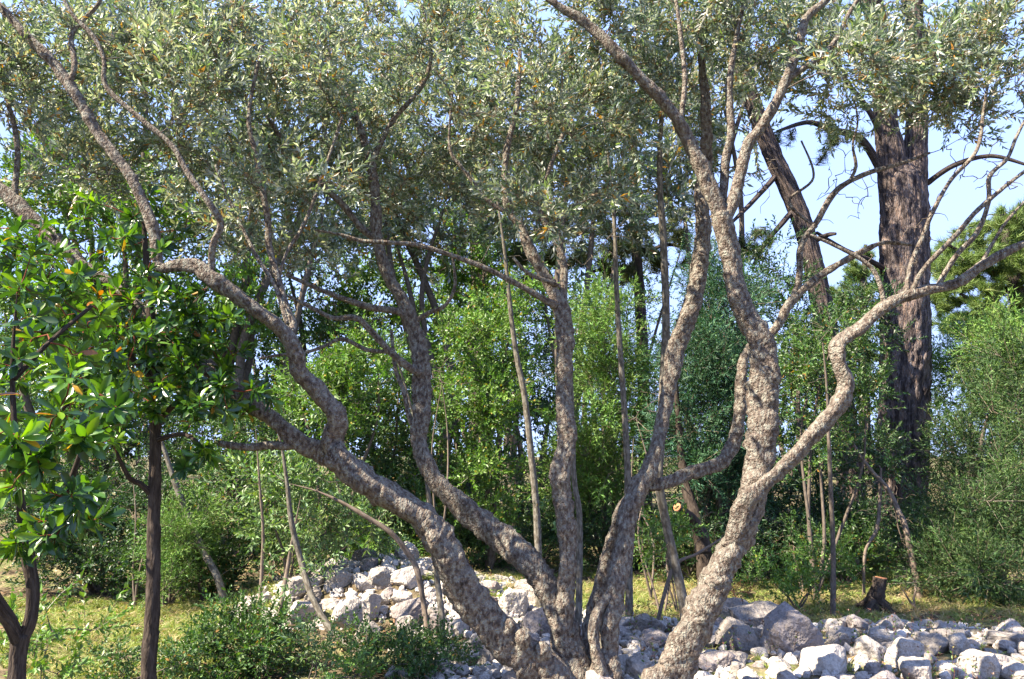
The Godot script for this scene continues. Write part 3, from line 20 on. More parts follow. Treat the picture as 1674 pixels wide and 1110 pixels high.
const THICKET = [{"name": "broadleaf_shrub", "label": "bright green leafy shrub filling the gap left of the central stem", "at": [-0.302, -11], "crown": [[-0.389, 3.118, -11, 0.657, 0.657, 0.9, 33], [-0.63, 2.127, -11, 0.575, 0.739, 0.9, 28], [-0.058, 2.454, -11, 0.575, 0.739, 0.9, 28], [-0.373, 1.246, -10.8, 0.806, 0.564, 0.8, 28], [0.025, 3.66, -11.2, 0.501, 0.418, 0.6, 13]], "sprig": "light", "per": 10, "s": 1.15, "stem": 0.035, "bark": "twig", "group": ""}, {"name": "juniper_shrub", "label": "bright feathery juniper right of the central olive stem", "at": [1.318, -12], "crown": [[1.338, 3.256, -12, 0.493, 0.806, 0.8, 25], [1.544, 2.174, -12, 0.627, 0.806, 0.9, 25], [1.069, 1.299, -11.8, 0.528, 0.704, 0.8, 20]], "sprig": "juniper_light", "per": 8, "s": 1.56, "stem": 0.04, "bark": "twig", "group": ""}, {"name": "juniper_tree", "label": "blue green juniper between the two right olive stems", "at": [2.638, -11], "crown": [[2.577, 2.619, -11, 0.41, 0.903, 0.7, 28], [2.925, 3.118, -11, 0.41, 0.903, 0.7, 25], [2.304, 1.721, -11, 0.451, 0.739, 0.7, 24], [2.865, 1.479, -11, 0.41, 0.739, 0.7, 22], [2.837, 3.919, -11.2, 0.376, 0.501, 0.5, 12]], "sprig": "juniper_blue", "per": 9, "s": 1.38, "stem": 0.05, "bark": "twig", "group": ""}, {"name": "broadleaf_shrub", "label": "light leaved sapling thicket between the right olive stem and pine", "at": [3.406, -9.5], "crown": [[3.364, 2.48, -9.5, 0.39, 0.496, 0.6, 20], [3.671, 2.911, -9.5, 0.39, 0.425, 0.6, 14], [4.037, 2.345, -9.6, 0.322, 0.501, 0.5, 13], [3.47, 1.774, -9.5, 0.425, 0.354, 0.5, 12]], "sprig": "mid", "per": 9, "s": 1.09, "stem": 0.025, "bark": "twig", "group": ""}, {"name": "evergreen_shrub", "label": "dark evergreen thicket in shade behind the right olive stem", "at": [4.392, -12], "crown": [[4.36, 3.325, -12.5, 0.746, 1.119, 1, 33], [5.207, 3.325, -12.5, 0.653, 0.933, 1, 24], [4.187, 1.468, -12, 0.806, 0.896, 1, 30], [5.399, 1.829, -12.5, 0.56, 0.933, 0.8, 19], [4.191, 4.494, -13, 0.582, 0.776, 0.8, 15]], "sprig": "dark", "per": 9, "s": 1.5, "stem": 0.05, "bark": "twig", "group": ""}, {"name": "juniper_tree", "label": "broad dark juniper right of the thick pine trunk", "at": [7.363, -13], "crown": [[7.363, 2.03, -13, 0.631, 0.776, 1, 16], [7.976, 2.416, -13, 0.776, 0.97, 1, 16], [8.486, 1.648, -13, 0.776, 1.067, 1, 13], [7.457, 1.088, -12.8, 0.764, 0.573, 0.9, 12]], "sprig": "juniper", "per": 8, "s": 1.75, "stem": 0.07, "bark": "twig", "group": ""}, {"name": "juniper_tree", "label": "sunlit light green juniper above the dark one at the right edge", "at": [9.053, -15], "crown": [[8.529, 3.215, -15, 0.672, 0.56, 1.1, 26], [9.27, 3.329, -15, 0.784, 0.784, 1.1, 28], [10.048, 3.215, -15, 0.784, 1.007, 1.1, 19]], "sprig": "juniper_light", "per": 8, "s": 1.88, "stem": 0.07, "bark": "twig", "group": ""}, {"name": "juniper_bush", "label": "low feathery juniper bush at the lower right edge", "at": [5.58, -9.6], "crown": [[5.343, 0.733, -9.6, 0.537, 0.43, 0.7, 20], [5.781, 0.939, -9.6, 0.573, 0.716, 0.7, 21], [4.886, 0.346, -9.2, 0.378, 0.275, 0.5, 12], [5.345, 0.249, -9.2, 0.549, 0.309, 0.5, 14], [6.293, 1.49, -10, 0.41, 0.448, 0.6, 9]], "sprig": "juniper", "per": 9, "s": 1.15, "stem": 0.03, "bark": "twig", "group": ""}, {"name": "evergreen_shrub", "label": "dark green bush behind the left leaning stem", "at": [-1.682, -11.5], "crown": [[-1.606, 2.493, -11.5, 0.601, 0.687, 0.8, 28], [-1.845, 1.642, -11.5, 0.687, 0.601, 0.8, 28], [-1.22, 1.148, -11.3, 0.675, 0.59, 0.8, 26], [-1.829, 0.922, -11, 0.493, 0.493, 0.6, 16]], "sprig": "mid", "per": 10, "s": 1.26, "stem": 0.04, "bark": "twig", "group": ""}, {"name": "broadleaf_shrub", "label": "pale leaved shrub under the forked left limb", "at": [-2.332, -8.8], "crown": [[-2.505, 1.312, -8.8, 0.46, 0.328, 0.5, 13], [-2.047, 1.184, -8.8, 0.394, 0.394, 0.5, 13], [-2.266, 0.815, -8.7, 0.519, 0.325, 0.5, 15], [-1.667, 0.733, -8.9, 0.399, 0.332, 0.5, 11]], "sprig": "pale", "per": 8, "s": 0.98, "stem": 0.018, "bark": "twig", "group": ""}, {"name": "broadleaf_shrub", "label": "light green shrub seen between the left olive limbs", "at": [-2.159, -10.5], "crown": [[-2.246, 2.259, -10.5, 0.549, 0.549, 0.7, 24], [-1.867, 2.731, -10.5, 0.549, 0.47, 0.7, 20], [-2.643, 2.415, -10.5, 0.47, 0.549, 0.7, 19]], "sprig": "light", "per": 9, "s": 1.21, "stem": 0.03, "bark": "twig", "group": ""}, {"name": "evergreen_shrub", "label": "dark scrub behind the straight dark trunk", "at": [-4.877, -10], "crown": [[-5.094, 0.84, -10, 0.821, 0.522, 0.8, 33], [-4.299, 0.984, -10, 0.746, 0.597, 0.8, 33], [-4.99, 0.325, -9.6, 0.645, 0.287, 0.5, 20], [-4.229, 0.393, -9.6, 0.645, 0.322, 0.5, 20], [-5.855, 1.2, -10, 0.672, 0.746, 0.8, 24]], "sprig": "dark", "per": 10, "s": 1.15, "stem": 0.04, "bark": "twig", "group": ""}, {"name": "evergreen_shrub", "label": "olive green scrub between the dark trunk and the stone heap", "at": [-3.325, -9.8], "crown": [[-3.424, 0.996, -9.8, 0.658, 0.585, 0.7, 31], [-2.812, 0.54, -9.5, 0.496, 0.425, 0.6, 20], [-3.351, 0.365, -9.3, 0.486, 0.312, 0.5, 16], [-3.231, 1.637, -10, 0.672, 0.448, 0.7, 20]], "sprig": "mid", "per": 10, "s": 1.09, "stem": 0.03, "bark": "twig", "group": ""}, {"name": "juniper_bush", "label": "small yellow green juniper beside the straight dark trunk", "at": [-3.655, -9], "crown": [[-3.573, 0.468, -9, 0.302, 0.403, 0.4, 16], [-3.463, 0.852, -9, 0.269, 0.336, 0.4, 11]], "sprig": "juniper_light", "per": 8, "s": 0.92, "stem": 0.02, "bark": "twig", "group": ""}, {"name": "oak_tree", "label": "sunlit green oak behind the left strawberry trees", "at": [-7.112, -13], "crown": [[-7.598, 5.724, -13, 1.358, 0.873, 1.5, 38], [-6.06, 5.208, -13, 1.358, 0.873, 1.5, 33], [-7.658, 3.991, -13, 1.358, 1.164, 1.5, 33], [-6.042, 3.394, -13, 1.455, 1.067, 1.5, 33], [-4.691, 3.791, -13, 1.067, 0.97, 1.3, 25], [-6.934, 2.222, -13, 1.358, 0.776, 1.3, 28]], "sprig": "light", "per": 9, "s": 1.88, "stem": 0.1, "bark": "twig", "group": ""}, {"name": "oak_tree", "label": "green oak filling the background behind the left limbs", "at": [-4.359, -16], "crown": [[-4.852, 5.412, -16, 1.313, 1.075, 1.6, 24], [-3.7, 3.808, -16, 1.433, 1.075, 1.6, 28], [-4.995, 3.082, -16, 1.433, 1.194, 1.6, 28], [-3.297, 2.366, -16, 1.313, 1.075, 1.4, 22]], "sprig": "mid", "per": 9, "s": 2.12, "stem": 0.1, "bark": "twig", "group": ""}, {"name": "oak_tree", "label": "dark oak in the shaded background behind the central stem", "at": [0.511, -16], "crown": [[0.394, 2.842, -16, 1.075, 1.313, 1.6, 28], [1.101, 1.776, -16, 1.194, 1.075, 1.4, 25], [1.791, 0.675, -15, 1.455, 0.784, 1.3, 28], [0.338, 0.536, -14, 1.254, 0.627, 1.2, 25]], "sprig": "dark", "per": 9, "s": 2.0, "stem": 0.09, "bark": "twig", "group": ""}, {"name": "oak_tree", "label": "yellow green sunlit oak above the bright central shrub", "at": [-0.762, -18], "crown": [[-0.79, 6.881, -18, 0.806, 0.806, 1.5, 16], [-1.18, 4.084, -18, 1.478, 1.209, 1.8, 24], [0.178, 5.188, -18, 1.209, 0.94, 1.6, 16]], "sprig": "light", "per": 8, "s": 2.12, "stem": 0.09, "bark": "twig", "group": ""}, {"name": "evergreen_shrub", "label": "shaded scrub behind the right stem foot", "at": [3.501, -12], "crown": [[3.008, 0.688, -12, 0.806, 0.537, 0.8, 25], [3.804, 0.644, -11.5, 0.772, 0.515, 0.8, 25], [4.56, 0.644, -11.5, 0.601, 0.515, 0.7, 19]], "sprig": "dark", "per": 9, "s": 1.38, "stem": 0.03, "bark": "twig", "group": ""}, {"name": "broadleaf_shrub", "label": "small lime leaved bush behind the pale thin trunk", "at": [1.679, -8.6], "crown": [[1.617, 0.762, -8.6, 0.289, 0.193, 0.3, 8]], "sprig": "light", "per": 7, "s": 0.92, "stem": 0.012, "bark": "twig", "group": ""}, {"name": "broadleaf_shrub", "label": "low leafy bush at the grass edge right of the leaning stem", "at": [2.959, -8.8], "crown": [[2.822, 0.339, -8.8, 0.361, 0.21, 0.4, 14], [3.22, 0.468, -9, 0.336, 0.269, 0.4, 12]], "sprig": "light", "per": 8, "s": 0.8, "stem": 0.012, "bark": "twig", "group": ""}, {"name": "broadleaf_shrub", "label": "dark leafy bush in front of the stone heap's left end", "at": [-2.133, -6.5], "crown": [[-2.083, 0.239, -6.5, 0.364, 0.218, 0.4, 25], [-2.236, 0.108, -6.3, 0.282, 0.188, 0.35, 16], [-1.77, 0.128, -6.4, 0.287, 0.215, 0.35, 18]], "sprig": "mid", "per": 9, "s": 0.83, "stem": 0.012, "bark": "twig", "group": ""}, {"name": "broadleaf_shrub", "label": "low dark leaf mat below the left leaning stem", "at": [-0.841, -6.4], "crown": [[-0.901, 0.106, -6.4, 0.334, 0.153, 0.35, 16], [-0.518, 0.11, -6.2, 0.324, 0.139, 0.35, 16], [-0.648, 0.173, -6.6, 0.296, 0.108, 0.3, 10], [-1.193, 0.06, -6.5, 0.243, 0.194, 0.3, 9]], "sprig": "mid", "per": 8, "s": 0.71, "stem": 0.008, "bark": "twig", "group": ""}, {"name": "herb_plant", "label": "pale green upright herb in front of the heap", "at": [-1.412, -6.0], "crown": [[-1.361, 0.261, -6.0, 0.116, 0.179, 0.12, 7]], "sprig": "pale", "per": 4, "s": 0.63, "stem": 0.006, "bark": "twig", "group": ""}, {"name": "herb_plant", "label": "lime green herb at the bottom edge left of the olive", "at": [-1.128, -5.8], "crown": [[-1.096, 0.155, -5.8, 0.195, 0.095, 0.2, 9]], "sprig": "light", "per": 5, "s": 0.69, "stem": 0.006, "bark": "twig", "group": ""}, {"name": "herb_plant", "label": "leafy seedlings beside the forked trunk at the lower left", "at": [-2.534, -4.6], "crown": [[-2.461, 0.605, -4.6, 0.206, 0.206, 0.3, 12]], "sprig": "light", "per": 4, "s": 0.86, "stem": 0.006, "bark": "twig", "group": ""}, {"name": "broadleaf_shrub", "label": "low green growth around the foot of the straight dark trunk", "at": [-2.837, -6.0], "crown": [[-2.728, 0.158, -6.0, 0.269, 0.134, 0.3, 11], [-2.385, 0.158, -6.0, 0.224, 0.134, 0.3, 9]], "sprig": "mid", "per": 7, "s": 0.69, "stem": 0.008, "bark": "twig", "group": ""}, {"name": "dead_branch_bush", "label": "tangle of bare dry twigs left of the pale thin trunk", "at": [1.519, -8.6], "crown": [[1.493, 0.824, -8.6, 0.449, 0.706, 0.4, 26]], "sprig": "dark", "per": 0, "s": 1.15, "stem": 0.014, "bark": "dead_twig", "group": ""}, {"name": "dead_branch_bush", "label": "fan of dead branches hanging at the thick pine's foot", "at": [5.169, -11], "crown": [[5.089, 0.764, -11, 0.41, 0.657, 0.4, 24]], "sprig": "dark", "per": 0, "s": 1.15, "stem": 0.014, "bark": "dead_twig", "group": ""}, {"name": "dead_branch_bush", "label": "heap of grey dead twigs beside the sawn stump", "at": [4.296, -9], "crown": [[4.185, 0.247, -9, 0.47, 0.201, 0.4, 20]], "sprig": "dark", "per": 0, "s": 1.15, "stem": 0.014, "bark": "dead_twig", "group": ""}, {"name": "dead_branch_bush", "label": "bare grey branches between two left olive stems", "at": [-0.825, -9.5], "crown": [[-0.833, 2.552, -9.5, 0.425, 0.496, 0.4, 16]], "sprig": "dark", "per": 0, "s": 1.15, "stem": 0.014, "bark": "dead_twig", "group": ""}, {"name": "dead_branch_bush", "label": "bare dry twigs in the shade behind the right stem", "at": [3.437, -10], "crown": [[3.367, 0.484, -10, 0.373, 0.448, 0.4, 16]], "sprig": "dark", "per": 0, "s": 1.15, "stem": 0.014, "bark": "dead_twig", "group": ""}, {"name": "dead_branch_bush", "label": "dead sloping twigs behind the straight dark trunk", "at": [-3.989, -9.0], "crown": [[-3.952, 1.305, -9.0, 0.537, 0.336, 0.4, 16]], "sprig": "dark", "per": 0, "s": 1.15, "stem": 0.014, "bark": "dead_twig", "group": ""}, {"name": "dead_branch_bush", "label": "dry brittle branches behind the thin grey stems", "at": [1.573, -9.5], "crown": [[1.573, 1.914, -9.5, 0.496, 0.425, 0.4, 18]], "sprig": "dark", "per": 0, "s": 1.15, "stem": 0.014, "bark": "dead_twig", "group": ""}, {"name": "olive_tree", "label": "tall silvery tree behind the crown at the upper left", "at": [-7.14, -14], "crown": [[-8.566, 8.095, -14, 1.463, 1.358, 1.5, 22], [-7.093, 9.152, -14, 1.672, 1.149, 1.5, 22], [-7.164, 6.944, -14, 1.463, 1.045, 1.3, 20]], "sprig": "olive", "per": 10, "s": 2.5, "stem": 0.09, "bark": "twig", "group": ""}, {"name": "olive_tree", "label": "silvery olive behind the upright left limbs", "at": [-3.928, -13], "crown": [[-4.245, 7.094, -13, 1.358, 1.261, 1.4, 24], [-4.783, 5.621, -13, 1.067, 0.873, 1.2, 16], [-3.182, 5.724, -13, 1.067, 0.873, 1.2, 19], [-3.795, 8.613, -13, 1.455, 0.873, 1.4, 20]], "sprig": "olive", "per": 10, "s": 2.38, "stem": 0.09, "bark": "twig", "group": ""}, {"name": "olive_tree", "label": "silvery olive crown behind the middle of the canopy", "at": [-1.526, -15], "crown": [[-1.84, 7.693, -15, 1.679, 1.455, 1.5, 25], [-2.502, 5.882, -15, 1.231, 0.784, 1.2, 16], [-0.891, 6.239, -15, 1.231, 0.896, 1.2, 16], [-1.635, 9.692, -15, 1.903, 1.007, 1.5, 20]], "sprig": "olive", "per": 10, "s": 2.62, "stem": 0.09, "bark": "twig", "group": ""}, {"name": "olive_tree", "label": "silvery crown behind the canopy above the central stem", "at": [1.174, -14], "crown": [[1.016, 7.172, -14, 1.358, 1.254, 1.4, 24], [1.803, 8.445, -14, 1.567, 1.149, 1.4, 22], [0.572, 5.818, -14, 1.045, 0.627, 1.1, 14], [2.194, 6.042, -14, 0.94, 0.836, 1.1, 14]], "sprig": "olive", "per": 10, "s": 2.5, "stem": 0.09, "bark": "twig", "group": ""}, {"name": "olive_tree", "label": "silvery crown behind the forked right stem", "at": [3.819, -15], "crown": [[3.82, 8.683, -15, 1.567, 1.343, 1.4, 24], [3.179, 6.961, -15, 1.007, 1.007, 1.1, 13], [5.166, 9.692, -15, 1.455, 1.007, 1.3, 13]], "sprig": "olive", "per": 7, "s": 2.5, "stem": 0.09, "bark": "twig", "group": ""}, {"name": "pine_shrub", "label": "brown tangled pine scrub behind the central stem", "at": [1.698, -16], "crown": [[0.77, 5.412, -16, 0.955, 0.478, 1, 14], [1.994, 5.537, -16, 1.075, 0.597, 1, 16], [3.095, 5.537, -16, 0.836, 0.597, 1, 11]], "sprig": "pine_dark", "per": 7, "s": 1.88, "stem": 0.05, "bark": "twig", "group": ""}, {"name": "oak_tree", "label": "mid green tree low behind the left strawberry trees", "at": [-9.012, -20], "crown": [[-10.712, 3.153, -20, 1.94, 1.343, 2, 28], [-8.287, 2.557, -20, 1.94, 1.343, 2, 28], [-11.981, 2.261, -20, 1.791, 1.493, 2, 22], [-6.17, 2.369, -19, 1.56, 1.276, 1.6, 22]], "sprig": "mid", "per": 9, "s": 2.38, "stem": 0.1, "bark": "twig", "group": ""}, {"name": "oak_tree", "label": "soft green tree filling the gap behind the stone heap", "at": [-3.343, -19], "crown": [[-3.867, 0.84, -19, 1.843, 0.993, 1.6, 24], [-1.916, 1.115, -19, 1.701, 1.134, 1.6, 24], [-0.225, 0.88, -18, 1.478, 0.94, 1.4, 20]], "sprig": "dark", "per": 9, "s": 2.25, "stem": 0.1, "bark": "twig", "group": ""}, {"name": "oak_tree", "label": "leafy green tree between the left and central olive stems", "at": [-2.234, -17], "crown": [[-3.064, 5.12, -17, 1.142, 1.015, 1.4, 19], [-1.766, 4.726, -17, 1.142, 1.142, 1.4, 20], [-0.48, 5.65, -17, 1.015, 0.761, 1.2, 13]], "sprig": "light", "per": 9, "s": 2.25, "stem": 0.1, "bark": "twig", "group": ""}, {"name": "evergreen_shrub", "label": "shaded green scrub below the strawberry leaves at the left", "at": [-4.983, -12.5], "crown": [[-6.084, 1.829, -12.5, 0.84, 0.56, 0.8, 19], [-4.983, 2.013, -12.5, 0.933, 0.653, 0.8, 22], [-4.059, 2.106, -12.5, 0.746, 0.653, 0.8, 16]], "sprig": "mid", "per": 9, "s": 1.5, "stem": 0.04, "bark": "twig", "group": ""}, {"name": "evergreen_shrub", "label": "shaded undergrowth behind the sapling left of the central stem", "at": [0.111, -11.5], "crown": [[-0.293, 0.48, -11.5, 0.721, 0.386, 0.7, 19], [0.627, 0.384, -11.8, 0.74, 0.357, 0.7, 19]], "sprig": "dark", "per": 10, "s": 1.09, "stem": 0.02, "bark": "twig", "group": ""}, {"name": "evergreen_shrub", "label": "low green undergrowth behind the second olive stem", "at": [-1.119, -11], "crown": [[-1.451, 0.529, -11, 0.632, 0.369, 0.7, 19], [-0.675, 0.435, -11.3, 0.649, 0.342, 0.7, 19]], "sprig": "mid", "per": 10, "s": 1.09, "stem": 0.02, "bark": "twig", "group": ""}, {"name": "evergreen_shrub", "label": "dim undergrowth between the central and twin stems", "at": [1.263, -11.5], "crown": [[0.939, 0.48, -11.5, 0.541, 0.472, 0.7, 19], [1.658, 0.384, -11.8, 0.555, 0.436, 0.7, 19]], "sprig": "dark", "per": 10, "s": 1.09, "stem": 0.02, "bark": "twig", "group": ""}, {"name": "evergreen_shrub", "label": "dim green undergrowth behind the pale sapling", "at": [2.311, -11], "crown": [[2.01, 0.45, -11, 0.46, 0.41, 0.7, 19], [2.655, 0.355, -11.3, 0.472, 0.379, 0.7, 19]], "sprig": "mid", "per": 10, "s": 1.09, "stem": 0.02, "bark": "twig", "group": ""}, {"name": "evergreen_shrub", "label": "dark undergrowth behind the right leaning stem", "at": [2.985, -10.5], "crown": [[2.652, 0.503, -10.5, 0.494, 0.392, 0.7, 19], [3.362, 0.41, -10.8, 0.508, 0.363, 0.7, 19]], "sprig": "dark", "per": 10, "s": 1.09, "stem": 0.02, "bark": "twig", "group": ""}, {"name": "evergreen_shrub", "label": "leafy undergrowth left of the sawn stump", "at": [4.155, -10.5], "crown": [[3.825, 0.428, -10.5, 0.439, 0.353, 0.7, 19], [4.496, 0.334, -10.8, 0.451, 0.326, 0.7, 19]], "sprig": "mid", "per": 10, "s": 1.09, "stem": 0.02, "bark": "twig", "group": ""}, {"name": "evergreen_shrub", "label": "dark growth around the thick pine's foot", "at": [6.043, -13.5], "crown": [[5.589, 0.478, -13.5, 0.635, 0.453, 0.7, 19], [6.524, 0.374, -13.8, 0.649, 0.417, 0.7, 19]], "sprig": "dark", "per": 9, "s": 1.19, "stem": 0.02, "bark": "twig", "group": ""}, {"name": "evergreen_shrub", "label": "dark low growth right of the thick pine's foot", "at": [6.173, -12], "crown": [[5.815, 0.431, -12, 0.439, 0.493, 0.7, 19], [6.52, 0.332, -12.3, 0.45, 0.454, 0.7, 19]], "sprig": "dark", "per": 9, "s": 1.19, "stem": 0.02, "bark": "twig", "group": ""}, {"name": "evergreen_shrub", "label": "low scrub closing the view behind the dark trunk's left side", "at": [-6.476, -12], "crown": [[-6.833, 1.12, -12, 0.752, 0.627, 0.7, 19], [-6.022, 1.037, -12.3, 0.771, 0.578, 0.7, 19]], "sprig": "mid", "per": 9, "s": 1.19, "stem": 0.02, "bark": "twig", "group": ""}, {"name": "evergreen_shrub", "label": "low scrub closing the view right of the dark trunk", "at": [-4.705, -12.5], "crown": [[-5.107, 1.281, -12.5, 0.784, 0.653, 0.7, 19], [-4.209, 1.199, -12.8, 0.802, 0.602, 0.7, 19]], "sprig": "dark", "per": 9, "s": 1.19, "stem": 0.02, "bark": "twig", "group": ""}, {"name": "evergreen_shrub", "label": "green scrub behind the pale leaved shrub", "at": [-2.706, -11.5], "crown": [[-3.044, 0.974, -11.5, 0.661, 0.515, 0.7, 19], [-2.265, 0.89, -11.8, 0.678, 0.476, 0.7, 19]], "sprig": "mid", "per": 10, "s": 1.09, "stem": 0.02, "bark": "twig", "group": ""}, {"name": "broadleaf_shrub", "label": "sunny low growth behind the heap top", "at": [-1.55, -10.6], "crown": [[-1.764, 0.379, -10.6, 0.443, 0.237, 0.7, 19], [-1.243, 0.283, -10.9, 0.456, 0.22, 0.7, 19]], "sprig": "light", "per": 10, "s": 1.09, "stem": 0.02, "bark": "twig", "group": ""}, {"name": "dry_herb_plant", "label": "small rust orange dry sprig behind the squarish grey block", "at": [2.24, -8.2], "crown": [[2.197, 0.292, -8.2, 0.11, 0.055, 0.1, 5]], "sprig": "rust", "per": 4, "s": 0.57, "stem": 0.004, "bark": "twig", "group": ""}, {"name": "oak_tree", "label": "far wood tree seen through gaps outside the left edge", "at": [-23.536, -31.619209154143327], "crown": [[-23.985, 8.349, -31.619, 2.567, 1.888, 2.5, 22], [-23.855, 5.68, -31.619, 2.832, 2.36, 2.5, 24]], "sprig": "mid", "per": 8, "s": 3.0, "stem": 0.12, "bark": "twig", "group": "trees of the far wood"}, {"name": "oak_tree", "label": "far wood tree seen through gaps behind the leftmost forked trunk", "at": [-22.863, -36.72345760259455], "crown": [[-23.325, 9.043, -36.723, 2.624, 2.192, 2.5, 22], [-23.139, 5.952, -36.723, 3.289, 2.741, 2.5, 24]], "sprig": "light", "per": 8, "s": 3.0, "stem": 0.12, "bark": "twig", "group": "trees of the far wood"}, {"name": "oak_tree", "label": "far wood tree seen through gaps behind the straight dark trunk", "at": [-18.683, -35.710460317841445], "crown": [[-18.902, 8.81, -35.71, 2.519, 2.132, 2.5, 22], [-18.907, 5.805, -35.71, 3.198, 2.665, 2.5, 24]], "sprig": "light", "per": 8, "s": 3.0, "stem": 0.12, "bark": "twig", "group": "trees of the far wood"}, {"name": "oak_tree", "label": "far wood tree seen through gaps right of the straight dark trunk", "at": [-15.966, -36.96169660482211], "crown": [[-17.186, 9.409, -36.962, 3.126, 2.207, 2.5, 22], [-16.178, 6.291, -36.962, 3.31, 2.758, 2.5, 24]], "sprig": "mid", "per": 8, "s": 3.0, "stem": 0.12, "bark": "twig", "group": "trees of the far wood"}, {"name": "oak_tree", "label": "far wood tree seen through gaps below the forked left limb", "at": [-9.668, -32.27539416103845], "crown": [[-10.616, 8.73, -32.275, 2.793, 1.927, 2.5, 22], [-9.809, 6.0, -32.275, 2.89, 2.409, 2.5, 24]], "sprig": "dark", "per": 8, "s": 3.0, "stem": 0.12, "bark": "twig", "group": "trees of the far wood"}, {"name": "oak_tree", "label": "far wood tree seen through gaps behind the left leaning stem", "at": [-7.428, -36.88219267355933], "crown": [[-7.13, 9.402, -36.882, 2.83, 2.202, 2.5, 22], [-7.527, 6.29, -36.882, 3.303, 2.752, 2.5, 24]], "sprig": "light", "per": 8, "s": 3.0, "stem": 0.12, "bark": "twig", "group": "trees of the far wood"}, {"name": "oak_tree", "label": "far wood tree seen through gaps left of the second olive stem", "at": [-2.624, -30.22469478471065], "crown": [[-2.149, 6.208, -30.225, 2.096, 1.804, 2.5, 22], [-2.637, 3.699, -30.225, 2.707, 2.256, 2.5, 24]], "sprig": "mid", "per": 8, "s": 3.0, "stem": 0.12, "bark": "twig", "group": "trees of the far wood"}, {"name": "oak_tree", "label": "far wood tree seen through gaps right of the second olive stem", "at": [0.137, -27.611737158274067], "crown": [[0.49, 6.591, -27.612, 2.383, 1.648, 2.5, 22], [0.138, 4.281, -27.612, 2.473, 2.061, 2.5, 24]], "sprig": "dark", "per": 8, "s": 3.0, "stem": 0.12, "bark": "twig", "group": "trees of the far wood"}, {"name": "oak_tree", "label": "far wood tree seen through gaps behind the bright central shrub", "at": [3.262, -29.402127623828637], "crown": [[3.46, 7.937, -29.402, 2.359, 1.755, 2.5, 22], [3.307, 5.453, -29.402, 2.633, 2.194, 2.5, 24]], "sprig": "dark", "per": 8, "s": 3.0, "stem": 0.12, "bark": "twig", "group": "trees of the far wood"}, {"name": "oak_tree", "label": "far wood tree seen through gaps behind the central olive stem", "at": [8.294, -37.00523841680024], "crown": [[9.267, 7.556, -37.005, 3.042, 2.209, 2.5, 22], [8.346, 4.477, -37.005, 3.314, 2.762, 2.5, 24]], "sprig": "mid", "per": 8, "s": 3.0, "stem": 0.12, "bark": "twig", "group": "trees of the far wood"}, {"name": "oak_tree", "label": "far wood tree seen through gaps behind the pale sapling", "at": [9.436, -28.569464039093713], "crown": [[9.564, 3.321, -28.569, 1.985, 1.706, 2.5, 22], [9.364, 1.009, -28.569, 2.558, 2.132, 2.5, 24]], "sprig": "light", "per": 8, "s": 3.0, "stem": 0.12, "bark": "twig", "group": "trees of the far wood"}, {"name": "oak_tree", "label": "far wood tree seen through gaps behind the big right stem", "at": [14.755, -35.642511023826955], "crown": [[14.465, 3.68, -35.643, 2.445, 2.128, 2.5, 22], [14.64, 0.797, -35.643, 3.192, 2.66, 2.5, 24]], "sprig": "light", "per": 8, "s": 3.0, "stem": 0.12, "bark": "twig", "group": "trees of the far wood"}, {"name": "oak_tree", "label": "far wood tree seen through gaps left of the thick pine", "at": [13.984, -25.2392533035362], "crown": [[13.907, 2.732, -25.239, 1.78, 1.507, 2.5, 22], [13.849, 0.699, -25.239, 2.26, 1.884, 2.5, 24]], "sprig": "dark", "per": 8, "s": 3.0, "stem": 0.12, "bark": "twig", "group": "trees of the far wood"}, {"name": "oak_tree", "label": "far wood tree seen through gaps right of the thick pine", "at": [18.914, -29.812762262066737], "crown": [[19.194, 4.149, -29.813, 2.511, 1.78, 2.5, 22], [18.836, 1.72, -29.813, 2.67, 2.225, 2.5, 24]], "sprig": "dark", "per": 8, "s": 3.0, "stem": 0.12, "bark": "twig", "group": "trees of the far wood"}, {"name": "oak_tree", "label": "far wood tree seen through gaps at the right edge", "at": [21.556, -28.633358044266103], "crown": [[22.191, 2.749, -28.633, 2.247, 1.709, 2.5, 22], [21.332, 0.445, -28.633, 2.564, 2.137, 2.5, 24]], "sprig": "mid", "per": 8, "s": 3.0, "stem": 0.12, "bark": "twig", "group": "trees of the far wood"}]
